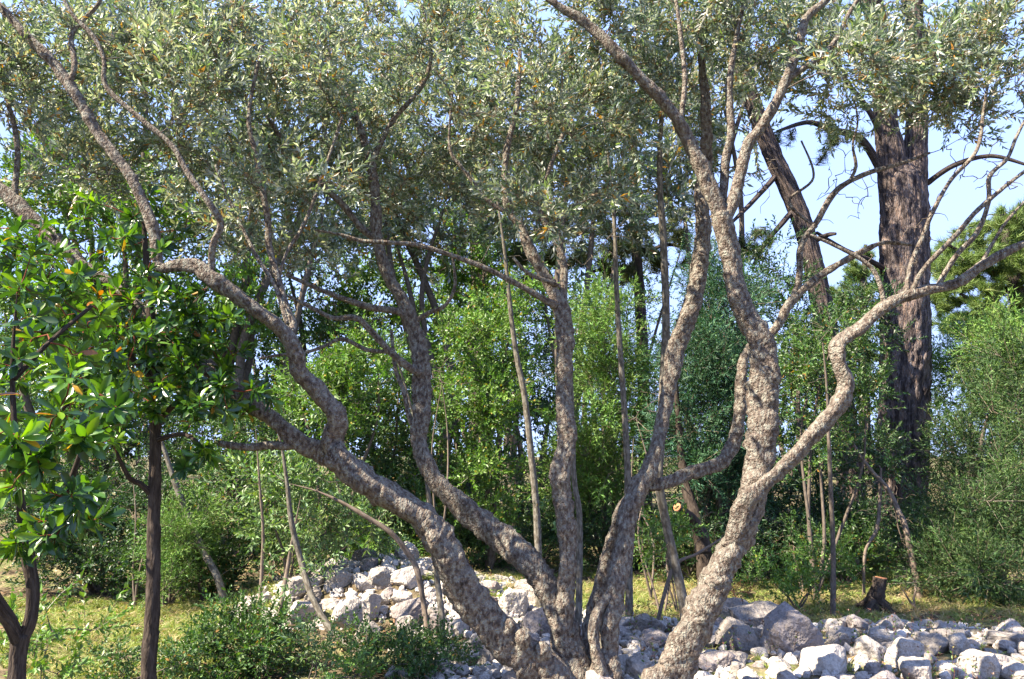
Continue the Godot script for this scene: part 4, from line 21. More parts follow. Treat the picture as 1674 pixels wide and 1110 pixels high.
const SAPLINGS = [{"name": "sapling", "label": "thin grey sapling stem just left of the central olive stem", "category": "sapling", "path": [-0.245, 4.845, -8.5, 0.0066, -0.124, 4.094, -8.5, 0.0131, -0.058, 3.558, -8.5, 0.0195, -0.006, 3.033, -8.5, 0.0257, 0.057, 2.58, -8.5, 0.0287, 0.133, 2.197, -8.5, 0.0317, 0.207, 1.507, -8.5, 0.0345, 0.255, 0.954, -8.5, 0.0373, 0.277, 0.441, -8.5, 0.04], "bark": "smooth_bark", "twigs": 8, "sprig": "mid", "per": 2}, {"name": "sapling", "label": "thin brown sapling stem just right of the central olive stem", "category": "sapling", "path": [0.929, 5.112, -8, 0.0063, 0.999, 4.395, -8, 0.0124, 1.032, 3.82, -8, 0.0184, 1.04, 3.257, -8, 0.0243, 1.061, 2.704, -8, 0.0271, 1.091, 2.102, -8, 0.0298, 1.115, 1.512, -8, 0.0325, 1.111, 0.992, -8, 0.0351, 1.104, 0.369, -8, 0.0376], "bark": "smooth_bark", "twigs": 8, "sprig": "mid", "per": 2}, {"name": "sapling", "label": "pale smooth sapling trunk in front of the forked right stems", "category": "sapling", "path": [1.447, 5.439, -6.9, 0.0083, 1.367, 4.916, -6.9, 0.0136, 1.31, 4.403, -6.9, 0.0216, 1.293, 3.955, -6.9, 0.0267, 1.311, 3.406, -6.9, 0.0317, 1.315, 2.763, -6.9, 0.0339, 1.281, 2.239, -6.9, 0.0362, 1.233, 1.726, -6.85, 0.0381, 1.201, 1.402, -6.8, 0.0375, 1.248, 1.083, -6.8, 0.0373, 1.313, 0.745, -6.8, 0.0395, 1.373, 0.435, -6.8, 0.0417, 1.401, 0.223, -6.8, 0.0488], "bark": "smooth_bark", "twigs": 10, "sprig": "mid", "per": 2}, {"name": "sapling", "label": "leaning slim grey stem before the left end of the heap", "category": "sapling", "path": [-2.131, 2.052, -7.2, 0.0054, -2.021, 1.732, -7.2, 0.0107, -1.956, 1.416, -7.2, 0.0159, -1.9, 1.053, -7.2, 0.0237, -1.815, 0.746, -7.2, 0.0262, -1.675, 0.433, -7.1, 0.0282, -1.466, 0.158, -7.0, 0.0326, -1.167, -0.058, -6.9, 0.0369], "bark": "smooth_bark", "twigs": 8, "sprig": "pale", "per": 3}, {"name": "sapling", "label": "leaning pale grey stem right of the straight dark trunk", "category": "sapling", "path": [-4.081, 2.299, -9, 0.0101, -3.913, 1.964, -9, 0.0167, -3.772, 1.633, -9, 0.0233, -3.617, 1.24, -9, 0.0331, -3.467, 0.916, -9, 0.0362, -3.247, 0.575, -8.9, 0.0388, -3.064, 0.339, -8.8, 0.0382, -2.958, 0.001, -8.8, 0.0412], "bark": "smooth_bark", "twigs": 5, "sprig": "mid", "per": 2}, {"name": "sapling", "label": "slender upright stem under the left olive stem beside its twin", "category": "sapling", "path": [-1.083, 2.607, -7.3, 0.0055, -0.921, 2.112, -7.3, 0.0109, -0.793, 1.627, -7.3, 0.0162, -0.723, 1.203, -7.3, 0.0214, -0.686, 0.889, -7.3, 0.0239, -0.644, 0.528, -7.3, 0.0264, -0.595, 0.241, -7.2, 0.0285, -0.579, -0.009, -7.1, 0.0305], "bark": "smooth_bark", "twigs": 3, "sprig": "mid", "per": 2}, {"name": "dead_sapling", "label": "bent dead stem in front of the sunny heap top", "category": "sapling", "path": [-1.997, 1.357, -7.4, 0.0027, -1.75, 1.293, -7.4, 0.0082, -1.503, 1.186, -7.4, 0.0163, -1.282, 1.059, -7.4, 0.0216, -1.063, 0.921, -7.4, 0.0243, -0.887, 0.711, -7.4, 0.0269, -0.809, 0.579, -7.3, 0.0264, -0.763, 0.349, -7.3, 0.0237, -0.691, 0.053, -7.2, 0.0232], "bark": "dead_twig", "twigs": 5, "sprig": "mid", "per": 0}, {"name": "sapling", "label": "thin straight stem before the thick pine", "category": "sapling", "path": [3.253, 2.773, -8.5, 0.0064, 3.27, 2.26, -8.5, 0.0127, 3.262, 1.756, -8.5, 0.0189, 3.254, 1.26, -8.5, 0.0219, 3.245, 0.651, -8.5, 0.0247, 3.166, 0.132, -8.4, 0.0303], "bark": "twig", "twigs": 6, "sprig": "mid", "per": 2}, {"name": "sapling", "label": "thin grey stem hugging the right side of the central olive stem", "category": "sapling", "path": [0.452, 3.979, -7.5, 0.0058, 0.484, 3.095, -7.5, 0.0142, 0.543, 2.182, -7.5, 0.0224, 0.558, 1.436, -7.5, 0.0249, 0.599, 1.138, -7.5, 0.0275, 0.606, 0.853, -7.5, 0.0273, 0.573, 0.565, -7.4, 0.0322], "bark": "smooth_bark", "twigs": 4, "sprig": "mid", "per": 1}, {"name": "sapling", "label": "dark thin stem crossing the scrub beside the leaning pale one", "category": "sapling", "path": [-3.856, 1.634, -9.2, 0.0068, -3.618, 1.033, -9.2, 0.0202, -3.445, 0.573, -9.2, 0.0301, -3.335, 0.2, -9.1, 0.0362, -3.269, -0.054, -9.1, 0.0426], "bark": "dark_bark", "twigs": 3, "sprig": "dark", "per": 2}, {"name": "sapling", "label": "pair of twiggy upright shoots left of the heap", "category": "sapling", "path": [-2.551, 1.871, -8.2, 0.003, -2.482, 1.272, -8.2, 0.012, -2.434, 0.86, -8.2, 0.015, -2.431, 0.511, -8.2, 0.0178, -2.412, 0.212, -8.1, 0.0204], "bark": "dead_twig", "twigs": 3, "sprig": "mid", "per": 1}, {"name": "sapling", "label": "curved dead shoot at the heap's left end", "category": "sapling", "path": [-1.975, 1.232, -7.8, 0.0029, -2.04, 0.84, -7.8, 0.0114, -2.075, 0.564, -7.8, 0.0198, -2.093, 0.281, -7.7, 0.0222, -2.115, 0.147, -7.7, 0.0249], "bark": "dead_twig", "twigs": 2, "sprig": "mid", "per": 0}, {"name": "dark_sapling", "label": "dark crooked trunk behind the right leaning stem", "category": "sapling", "path": [2.01, 3.37, -10.5, 0.0119, 2.102, 2.415, -10.5, 0.0353, 2.139, 1.792, -10.5, 0.0467, 2.165, 1.259, -10.4, 0.0612, 2.266, 0.817, -10.3, 0.0828, 2.322, 0.462, -10.2, 0.0964, 2.349, 0.174, -10.2, 0.1108], "bark": "dark_bark", "twigs": 3, "sprig": "dark", "per": 2}, {"name": "dead_sapling", "label": "crooked pale dead branch slanting down before the thick pine's foot", "category": "dead branch", "path": [4.068, 1.931, -10, 0.0111, 4.164, 1.673, -10, 0.0148, 4.29, 1.419, -9.9, 0.0219, 4.428, 1.208, -9.8, 0.0252, 4.481, 0.967, -9.7, 0.032, 4.517, 0.733, -9.6, 0.035, 4.582, 0.372, -9.5, 0.0413], "bark": "dead_twig", "twigs": 22, "sprig": "mid", "per": 0}, {"name": "dead_sapling", "label": "thin dead branch hanging left of the thick pine's foot", "category": "dead branch", "path": [4.402, 1.455, -9.9, 0.0146, 4.362, 1.061, -9.9, 0.0218, 4.263, 0.75, -9.8, 0.0215, 4.068, 0.483, -9.7, 0.0176, 4.025, 0.244, -9.7, 0.0176], "bark": "dead_twig", "twigs": 10, "sprig": "mid", "per": 0}, {"name": "dead_sapling", "label": "dry brittle stem tangled right of the pale sapling", "category": "dead branch", "path": [1.949, 0.84, -7.8, 0.0085, 1.718, 0.702, -7.8, 0.0142, 1.487, 0.564, -7.8, 0.017, 1.314, 0.4, -7.8, 0.0197], "bark": "dead_twig", "twigs": 14, "sprig": "mid", "per": 0}]
const ROCKS = [{"label": "large pale pointed boulder right of the leaning stem", "short": "large pale pointed boulder", "at": [2.181, 0.124, -6.654], "s": [0.328, 0.294, 0.246], "v": 0, "rx": 0, "ry": 0.4, "rz": 0}, {"label": "long slabby boulder behind the pointed one", "short": "long slabby boulder", "at": [2.228, 0.084, -7.698], "s": [0.341, 0.196, 0.256], "v": 1, "rx": 0, "ry": 0.2, "rz": 0.1}, {"label": "squarish grey block beside the right leaning stem", "short": "squarish grey block by the leaning stem", "at": [2.184, 0.081, -8.357], "s": [0.231, 0.19, 0.173], "v": 2, "rx": 0, "ry": 0.7, "rz": 0}, {"label": "grey boulder with a lit top at the bottom edge below the pointed one", "short": "lit topped boulder at the bottom edge", "at": [2.254, 0.073, -6.162], "s": [0.273, 0.175, 0.205], "v": 3, "rx": 0, "ry": 0.9, "rz": 0}, {"label": "rounded grey boulder in the middle of the right rubble", "short": "rounded grey boulder of the right rubble", "at": [2.929, 0.079, -6.333], "s": [0.181, 0.187, 0.136], "v": 4, "rx": 0, "ry": 0.3, "rz": 0}, {"label": "pale rounded boulder at the bottom edge of the right rubble", "short": "pale rounded boulder at the bottom edge", "at": [2.816, 0.057, -5.967], "s": [0.194, 0.135, 0.146], "v": 5, "rx": 0, "ry": 1.2, "rz": 0}, {"label": "low smooth rounded rock touching the right stem's foot", "short": "smooth rock at the right stem's foot", "at": [1.462, 0.042, -6.255], "s": [0.179, 0.099, 0.134], "v": 6, "rx": 0, "ry": 0.2, "rz": 0}, {"label": "knobbly grey rock right of the leaning stem's middle", "short": "knobbly rock beside the leaning stem", "at": [1.776, 0.071, -6.748], "s": [0.219, 0.168, 0.165], "v": 7, "rx": 0, "ry": 2.0, "rz": 0}, {"label": "flat sunlit rock under the pointed boulder's left flank", "short": "flat sunlit rock", "at": [1.99, 0.045, -6.663], "s": [0.131, 0.106, 0.099], "v": 8, "rx": 0, "ry": 1, "rz": 0}, {"label": "small upright pale rock near the stump end of the rubble", "short": "small upright pale rock", "at": [3.462, 0.057, -6.611], "s": [0.117, 0.135, 0.088], "v": 9, "rx": 0, "ry": 0.5, "rz": 0}, {"label": "wide low grey rock towards the right edge", "short": "wide low rock at the right edge", "at": [3.983, 0.043, -6.934], "s": [0.225, 0.102, 0.169], "v": 1, "rx": 0, "ry": 2.4, "rz": 0}, {"label": "pale flat topped rock near the bottom right corner", "short": "flat topped rock in the right corner", "at": [3.52, 0.039, -6.267], "s": [0.154, 0.092, 0.116], "v": 2, "rx": 0, "ry": 1.4, "rz": 0}, {"label": "grey rock left of the rounded boulder", "short": "grey rock beside the rounded boulder", "at": [2.678, 0.068, -6.433], "s": [0.139, 0.161, 0.105], "v": 3, "rx": 0, "ry": 2.2, "rz": 0}, {"label": "brilliant white boulder between the two left olive stems", "short": "brilliant white boulder", "at": [0.03, 0.089, -8.315], "s": [0.205, 0.208, 0.154], "v": 4, "rx": 0, "ry": 0.5, "rz": 0.2}, {"label": "pale pink boulder leaning behind the white one", "short": "pale pink boulder", "at": [0.207, 0.106, -8.72], "s": [0.258, 0.247, 0.194], "v": 5, "rx": 0, "ry": 1.1, "rz": -0.3}, {"label": "large grey shaded boulder left of the central stem", "short": "large shaded boulder by the central stem", "at": [0.257, 0.087, -7.474], "s": [0.228, 0.203, 0.172], "v": 6, "rx": 0, "ry": 0.3, "rz": 0}, {"label": "grey angular block under the left stem's bend", "short": "angular block under the left stem", "at": [-0.15, 0.072, -6.546], "s": [0.161, 0.171, 0.121], "v": 7, "rx": 0, "ry": 0.9, "rz": 0}, {"label": "grey triangular block at the bottom below the left stem", "short": "triangular block below the left stem", "at": [0.036, 0.053, -6.242], "s": [0.123, 0.127, 0.092], "v": 8, "rx": 0, "ry": 0.1, "rz": 0}, {"label": "grey boulder at the right olive stem's foot", "short": "grey boulder between the stem feet", "at": [0.921, 0.053, -6.209], "s": [0.153, 0.127, 0.115], "v": 9, "rx": 0, "ry": 0.8, "rz": 0}, {"label": "long flat shaded stone right of the twin stem", "short": "long flat shaded stone", "at": [1.18, 0.043, -6.934], "s": [0.205, 0.102, 0.154], "v": 0, "rx": 0, "ry": 0.1, "rz": 0}, {"label": "grey boulder in the gap before the right leaning stem", "short": "grey boulder in the stem gap", "at": [1.195, 0.061, -7.471], "s": [0.206, 0.144, 0.155], "v": 1, "rx": 0, "ry": 1.9, "rz": 0}, {"label": "big shaded grey block in the heap's left front", "short": "big block in the heap's left front", "at": [-1.92, 0.161, -7.915], "s": [0.218, 0.144, 0.164], "v": 2, "rx": 0, "ry": 0.15, "rz": 0}, {"label": "tall shaded block in the middle of the heap front", "short": "tall block of the heap front", "at": [-1.448, 0.23, -7.536], "s": [0.171, 0.188, 0.128], "v": 3, "rx": 0, "ry": 0.5, "rz": 0}, {"label": "grey shaded block right of the tall heap block", "short": "second block of the heap front", "at": [-1.317, 0.223, -7.879], "s": [0.171, 0.17, 0.128], "v": 4, "rx": 0, "ry": 1.2, "rz": 0}, {"label": "pale top stone at the heap's left shoulder", "short": "pale shoulder stone of the heap", "at": [-2.083, 0.352, -8.185], "s": [0.137, 0.121, 0.103], "v": 5, "rx": 0, "ry": 0.3, "rz": 0}, {"label": "sunlit white stone on the heap's right slope", "short": "sunlit white stone of the heap", "at": [-0.935, 0.187, -7.686], "s": [0.197, 0.157, 0.148], "v": 6, "rx": 0, "ry": 0.4, "rz": 0}, {"label": "grey block low in the heap front", "short": "low grey block of the heap", "at": [-1.21, 0.108, -7.123], "s": [0.168, 0.137, 0.127], "v": 7, "rx": 0, "ry": 2.0, "rz": 0}, {"label": "sunlit pale stone at the heap's right foot", "short": "sunlit stone at the heap's foot", "at": [-0.963, 0.108, -7.576], "s": [0.127, 0.112, 0.095], "v": 8, "rx": 0, "ry": 0.4, "rz": 0}, {"label": "lit stone on the heap's top beside a dark gap", "short": "lit stone on the heap's top", "at": [-1.22, 0.503, -7.764], "s": [0.138, 0.123, 0.103], "v": 9, "rx": 0, "ry": 0.4, "rz": 0}, {"label": "grey stone at the heap's right end", "short": "grey end stone of the heap", "at": [-0.474, 0.258, -8.526], "s": [0.252, 0.135, 0.189], "v": 0, "rx": 0, "ry": 0.6, "rz": 0}]
const ROCK_ZONES = [{"x0": 0.3, "x1": 5.4, "z0": -8.0, "z1": -5.3, "tries": 1500, "big": 0.19, "label": "grey limestone rock in the loose rubble at the lower right", "group": "loose rocks of the right rubble"}, {"x0": -2.7, "x1": 0.0, "z0": -10.3, "z1": -7.6, "tries": 1300, "big": 0.19, "label": "pale limestone rock piled on the heap left of the olive", "group": "rocks of the left stone heap"}, {"x0": -0.9, "x1": 1.2, "z0": -8.6, "z1": -6.2, "tries": 420, "big": 0.19, "label": "pale limestone rock lying behind the olive's foot", "group": "rocks behind the olive foot"}, {"x0": -0.6, "x1": 1.6, "z0": -6.4, "z1": -5.0, "tries": 240, "big": 0.18, "label": "grey limestone rock at the bottom edge around the olive's foot", "group": "rocks around the olive foot"}]
const GRASS = [[-6.5, -2.2, -9.5, -5.6, 5200, -0.35], [0.2, 6.5, -11.5, -7.9, 4200, -0.15], [-1.2, 1.5, -11, -8.6, 1500, -0.1], [-3, 5, -7.5, -5.3, 700, 0.15], [-8, 8, -18, -9, 1800, 0]]
const DRY = [[-6.5, -2.5, -9.5, -5.6, 1500, -0.1], [0.8, 5.5, -10.5, -7.9, 1500, -0.2], [-2.5, 0.2, -11, -9.3, 800, -0.1]]
const LITTER = [[-7, 7, -16, -5, 7000, -0.5], [-2.4, 0.2, -10.5, -9, 900, -0.5]]
const STUMP = [3.881, -9.048]
const LOGS = [{"label": "grey weathered log lying at the right edge behind the rubble", "bark": "smooth_bark", "cut": false, "path": [3.83, 0.009, -7.6, 0.0436, 4.103, 0.029, -7.5, 0.0591, 4.364, 0.025, -7.4, 0.0636, 4.825, 0.011, -7.3, 0.0627]}, {"label": "sawn dark branch with orange cut end behind the pale thin trunk", "bark": "dark_bark", "cut": true, "path": [2.184, 0.495, -9.6, 0.0907, 2.162, 0.679, -9.6, 0.084, 2.048, 0.878, -9.5, 0.0625, 1.839, 1.033, -9.3, 0.0511]}]

func _ready():
	rng.seed = 11
	noise.seed = 5
	noise.frequency = 1.0
	noise.fractal_octaves = 3
	setup_camera_and_light()
	make_materials()
	make_sprigs()
	make_ground()
	make_olive()
	make_big_pine()
	make_arbutus()
	make_thicket()
	make_saplings()
	make_rocks()
	make_small_things()
	print("leaf triangles ", tris)

# ------------------------------------------------------------------ camera, sky, sun, exposure
func setup_camera_and_light():
	var cam := Camera3D.new()
	cam.name = "camera"
	cam.position = eye
	cam.rotation_degrees = Vector3(8.07, 0, 0)
	cam.fov = 45.0
	cam.near = 0.05
	cam.far = 1500.0
	add_child(cam)
	var sky_mat := ProceduralSkyMaterial.new()
	sky_mat.sky_top_color = Color(0.58, 0.69, 0.94)
	sky_mat.sky_horizon_color = Color(0.68, 0.77, 0.96)
	sky_mat.sky_curve = 0.2
	sky_mat.ground_bottom_color = Color(0.25, 0.24, 0.2)
	sky_mat.ground_horizon_color = Color(0.6, 0.62, 0.6)
	sky_mat.sun_angle_max = 20.0
	var sky := Sky.new()
	sky.sky_material = sky_mat
	var env := Environment.new()
	env.background_mode = Environment.BG_SKY
	env.sky = sky
	env.background_energy_multiplier = 0.52
	env.tonemap_mode = Environment.TONE_MAPPER_LINEAR
	env.tonemap_exposure = 4.4
	env.sdfgi_enabled = true
	env.ssao_enabled = true
	env.ssil_enabled = true
	var we := WorldEnvironment.new()
	we.name = "world_environment"
	we.environment = env
	add_child(we)
	var sun := DirectionalLight3D.new()
	sun.name = "sun"
	sun.light_energy = 1.6
	sun.light_angular_distance = 0.5
	sun.light_color = Color(1.0, 0.95, 0.86)
	sun.shadow_enabled = true
	add_child(sun)
	sun.look_at_from_position(Vector3(-0.72, 0.88, 0.28) * 50.0, Vector3.ZERO)

# ------------------------------------------------------------------ naming
func numbered(called: String) -> String:
	var n: int = taken.get(called, 0)
	taken[called] = n + 1
	return called if n == 0 else "%s_%03d" % [called, n]

func thing(called: String, label: String, category: String, at := Vector3.ZERO, group := "") -> Node3D:
	var o := Node3D.new()
	o.name = numbered(called)
	o.position = at
	add_child(o)
	tag(o, label, category, group)
	return o

func tag(o: Node, label: String, category: String, group := "", kind := ""):
	if label != "": o.set_meta("label", label)
	if category != "": o.set_meta("category", category)
	if group != "": o.set_meta("group", group)
	if kind != "": o.set_meta("kind", kind)

func put(called: String, mesh: Mesh, m: Material, parent: Node) -> MeshInstance3D:
	var o := MeshInstance3D.new()
	o.name = called if parent != self else numbered(called)
	o.mesh = mesh
	o.material_override = m
	parent.add_child(o, true)
	return o

func put_many(called: String, mesh: Mesh, m: Material, parent: Node, where: Array, tints: Array) -> MultiMeshInstance3D:
	var mm := MultiMesh.new()
	mm.transform_format = MultiMesh.TRANSFORM_3D
	mm.use_colors = true
	mm.mesh = mesh
	mm.instance_count = where.size()
	for i in where.size():
		mm.set_instance_transform(i, where[i])
		mm.set_instance_color(i, tints[i])
	var o := MultiMeshInstance3D.new()
	o.name = called if parent != self else numbered(called)
	o.multimesh = mm
	o.material_override = m
	o.set_meta("kind", "stuff")
	parent.add_child(o, true)
	return o

# ------------------------------------------------------------------ materials
func ramp(stops: Array) -> Gradient:
	var g := Gradient.new()
	var offs := PackedFloat32Array()
	var cols := PackedColorArray()
	for s in stops:
		offs.append(s[0])
		cols.append(Color(s[1], s[2], s[3]).linear_to_srgb())
	g.offsets = offs
	g.colors = cols
	return g

func noise_tex(sd: int, freq: float, oct: int, stops = null, size := 512, kind := FastNoiseLite.TYPE_SIMPLEX_SMOOTH) -> NoiseTexture2D:
	var n := FastNoiseLite.new()
	n.seed = sd
	n.noise_type = kind
	n.frequency = freq
	n.fractal_octaves = oct
	n.fractal_gain = 0.6
	var t := NoiseTexture2D.new()
	t.width = size
	t.height = size
	t.seamless = true
	t.noise = n
	if stops != null:
		t.color_ramp = ramp(stops)
	return t

func bark_mat(called: String, sd: int, stops: Array, fine: Array, uvs: Vector3, bump: float, bump_freq := 0.02) -> StandardMaterial3D:
	var m := StandardMaterial3D.new()
	m.resource_name = called
	m.albedo_texture = noise_tex(sd, 0.012, 4, stops)
	m.uv1_scale = uvs
	m.roughness = 0.92
	m.metallic_specular = 0.25
	m.detail_enabled = true
	m.detail_blend_mode = BaseMaterial3D.BLEND_MODE_MUL
	m.detail_albedo = noise_tex(sd + 1, 0.05, 3, fine)
	m.detail_uv_layer = BaseMaterial3D.DETAIL_UV_1
	m.heightmap_enabled = true
	m.heightmap_texture = noise_tex(sd + 2, bump_freq, 5)
	m.heightmap_scale = bump
	return m

func leaf_mat(called: String, rough: float, back: Color, spec := 0.5) -> StandardMaterial3D:
	var m := StandardMaterial3D.new()
	m.resource_name = called
	m.vertex_color_use_as_albedo = true
	m.roughness = rough
	m.metallic_specular = spec
	m.cull_mode = BaseMaterial3D.CULL_DISABLED
	m.backlight_enabled = true
	m.backlight = back
	return m

func make_materials():
	var ob := bark_mat("olive_bark", 21, [[0.0, 0.10, 0.08, 0.065], [0.32, 0.17, 0.135, 0.11], [0.46, 0.27, 0.22, 0.18], [0.56, 0.33, 0.28, 0.235], [0.66, 0.31, 0.30, 0.255], [0.76, 0.44, 0.43, 0.37], [1.0, 0.34, 0.32, 0.26]],
		[[0.0, 0.30, 0.28, 0.26], [0.34, 0.55, 0.53, 0.51], [0.48, 0.95, 0.95, 0.95], [1.0, 1, 1, 1]], Vector3(3.3, 2.0, 3.3), 3.5, 0.035)
	ob.albedo_texture = noise_tex(21, 0.016, 6, [[0.0, 0.045, 0.035, 0.028], [0.30, 0.10, 0.077, 0.062], [0.44, 0.185, 0.145, 0.118], [0.54, 0.26, 0.213, 0.175], [0.62, 0.24, 0.222, 0.185], [0.70, 0.38, 0.375, 0.315], [1.0, 0.31, 0.30, 0.24]])
	ob.detail_uv_layer = BaseMaterial3D.DETAIL_UV_2
	ob.uv1_triplanar = true
	ob.uv2_triplanar = true
	ob.uv2_scale = Vector3(8.0, 6.0, 8.0)
	M.olive_bark = ob
	M.smooth_bark = bark_mat("smooth_grey_bark", 31, [[0.0, 0.07, 0.06, 0.047], [0.42, 0.115, 0.10, 0.08], [0.58, 0.16, 0.145, 0.118], [1.0, 0.25, 0.235, 0.20]],
		[[0.0, 0.6, 0.58, 0.55], [0.45, 1, 1, 1], [1.0, 1, 1, 1]], Vector3(1, 2, 1), 0.3)
	M.dark_bark = bark_mat("dark_arbutus_bark", 41, [[0.0, 0.028, 0.022, 0.018], [0.5, 0.055, 0.042, 0.034], [1.0, 0.10, 0.08, 0.065]],
		[[0.0, 0.5, 0.45, 0.42], [0.5, 1, 1, 1], [1.0, 1, 1, 1]], Vector3(1, 0.8, 1), 0.8)
	M.pine_bark = bark_mat("pine_bark", 51, [[0.0, 0.045, 0.035, 0.033], [0.38, 0.10, 0.08, 0.077], [0.52, 0.17, 0.145, 0.14], [0.66, 0.24, 0.165, 0.13], [0.78, 0.24, 0.21, 0.20], [1.0, 0.28, 0.25, 0.24]],
		[[0.0, 0.35, 0.32, 0.32], [0.5, 0.9, 0.9, 0.9], [1.0, 1, 1, 1]], Vector3(4, 0.3, 1), 5.0, 0.05)
	M.twig = bark_mat("twig_bark", 61, [[0.0, 0.07, 0.055, 0.043], [0.5, 0.13, 0.105, 0.085], [1.0, 0.21, 0.18, 0.15]], [[0.0, 0.7, 0.7, 0.7], [1.0, 1, 1, 1]], Vector3(1, 2, 1), 0.1)
	M.dead_twig = bark_mat("dead_twig", 66, [[0.0, 0.10, 0.078, 0.06], [0.5, 0.18, 0.14, 0.11], [1.0, 0.27, 0.225, 0.19]], [[0.0, 0.7, 0.7, 0.7], [1.0, 1, 1, 1]], Vector3(1, 2, 1), 0.1)
	M.red_twig = bark_mat("red_shoot", 67, [[0.0, 0.13, 0.035, 0.02], [1.0, 0.24, 0.09, 0.05]], [[0.0, 0.7, 0.7, 0.7], [1.0, 1, 1, 1]], Vector3(1, 2, 1), 0.1)
	M.cut_wood = bark_mat("fresh_cut_wood", 71, [[0.0, 0.34, 0.13, 0.06], [1.0, 0.55, 0.28, 0.15]], [[0.0, 0.8, 0.8, 0.8], [1.0, 1, 1, 1]], Vector3(2, 2, 1), 0.2)
	M.olive = leaf_mat("olive_leaf", 0.40, Color(0.93, 0.95, 0.72), 0.6)
	M.arbutus = leaf_mat("arbutus_leaf", 0.28, Color(0.92, 0.95, 0.30), 0.6)
	M.broad = leaf_mat("shrub_leaf", 0.45, Color(0.80, 0.85, 0.4), 0.5)
	M.needle = leaf_mat("needle", 0.6, Color(0.70, 0.74, 0.4), 0.4)
	M.grass = leaf_mat("grass_blade", 0.6, Color(0.78, 0.80, 0.45), 0.3)
	M.litter = leaf_mat("dry_leaf", 0.8, Color(0.4, 0.35, 0.25), 0.3)
	# limestone
	var st := StandardMaterial3D.new()
	st.resource_name = "limestone"
	st.vertex_color_use_as_albedo = true
	st.uv1_triplanar = true
	st.uv1_world_triplanar = true
	st.uv1_scale = Vector3(1.1, 1.1, 1.1)
	st.albedo_texture = noise_tex(81, 0.01, 5, [[0.0, 0.30, 0.285, 0.275], [0.32, 0.44, 0.42, 0.405], [0.5, 0.56, 0.535, 0.51], [0.66, 0.60, 0.57, 0.54], [0.8, 0.50, 0.45, 0.40], [1.0, 0.62, 0.60, 0.58]])
	st.detail_enabled = true
	st.detail_blend_mode = BaseMaterial3D.BLEND_MODE_MUL
	st.detail_uv_layer = BaseMaterial3D.DETAIL_UV_2
	st.uv2_triplanar = true
	st.uv2_world_triplanar = true
	st.uv2_scale = Vector3(2.3, 2.3, 2.3)
	st.detail_albedo = noise_tex(82, 0.035, 4, [[0.0, 0.42, 0.42, 0.42], [0.36, 0.72, 0.71, 0.70], [0.5, 1, 1, 1], [1.0, 1, 1, 1]])
	st.heightmap_enabled = true
	st.heightmap_texture = noise_tex(83, 0.02, 5)
	st.heightmap_scale = 2.6
	st.roughness = 0.95
	st.metallic_specular = 0.25
	M.stone = st
	# soil with moss and litter
	var g := StandardMaterial3D.new()
	g.resource_name = "woodland_soil"
	g.uv1_triplanar = true
	g.uv1_world_triplanar = true
	g.uv1_scale = Vector3(0.31, 0.31, 0.31)
	g.albedo_texture = noise_tex(91, 0.009, 5, [[0.0, 0.05, 0.038, 0.025], [0.4, 0.13, 0.10, 0.065], [0.52, 0.17, 0.145, 0.08], [0.62, 0.13, 0.15, 0.055], [0.8, 0.20, 0.17, 0.10], [1.0, 0.26, 0.21, 0.14]])
	g.detail_enabled = true
	g.detail_blend_mode = BaseMaterial3D.BLEND_MODE_MUL
	g.detail_uv_layer = BaseMaterial3D.DETAIL_UV_2
	g.uv2_triplanar = true
	g.uv2_world_triplanar = true
	g.uv2_scale = Vector3(1.9, 1.9, 1.9)
	g.detail_albedo = noise_tex(92, 0.05, 4, [[0.0, 0.4, 0.4, 0.4], [0.45, 0.9, 0.9, 0.9], [1.0, 1, 1, 1]])
	g.heightmap_enabled = true
	g.heightmap_texture = noise_tex(93, 0.03, 5)
	g.heightmap_scale = 8.0
	g.roughness = 1.0
	g.metallic_specular = 0.1
	M.soil = g

# ------------------------------------------------------------------ mesh helpers
class Mesher:
	var v := PackedVector3Array()
	var n := PackedVector3Array()
	var c := PackedColorArray()
	var uv := PackedVector2Array()
	var ix := PackedInt32Array()
	func mesh() -> ArrayMesh:
		var a := []
		a.resize(Mesh.ARRAY_MAX)
		a[Mesh.ARRAY_VERTEX] = v
		if n.size(): a[Mesh.ARRAY_NORMAL] = n
		if c.size(): a[Mesh.ARRAY_COLOR] = c
		if uv.size(): a[Mesh.ARRAY_TEX_UV] = uv
		a[Mesh.ARRAY_INDEX] = ix
		var m := ArrayMesh.new()
		m.add_surface_from_arrays(Mesh.PRIMITIVE_TRIANGLES, a)
		return m
	func smooth():
		n.resize(v.size())
		n.fill(Vector3.ZERO)
		for i in range(0, ix.size(), 3):
			var q := (v[ix[i + 2]] - v[ix[i]]).cross(v[ix[i + 1]] - v[ix[i]])
			for k in 3: n[ix[i + k]] += q
		for i in n.size(): n[i] = n[i].normalized() if n[i].length() > 1e-12 else Vector3.UP

func rnd(a: float, b: float) -> float:
	return rng.randf_range(a, b)

func rnd_dir() -> Vector3:
	var y := rnd(-1, 1)
	var a := rnd(0, TAU)
	var r := sqrt(maxf(0.0, 1.0 - y * y))
	return Vector3(r * cos(a), y, r * sin(a))

func frame(d: Vector3, roll := 0.0) -> Basis:   # a basis whose y axis is d
	var y := d.normalized()
	var x := (Vector3.UP if absf(y.y) < 0.9 else Vector3.RIGHT).cross(y).normalized()
	var b := Basis(x, y, x.cross(y))
	return Basis(y, roll) * b

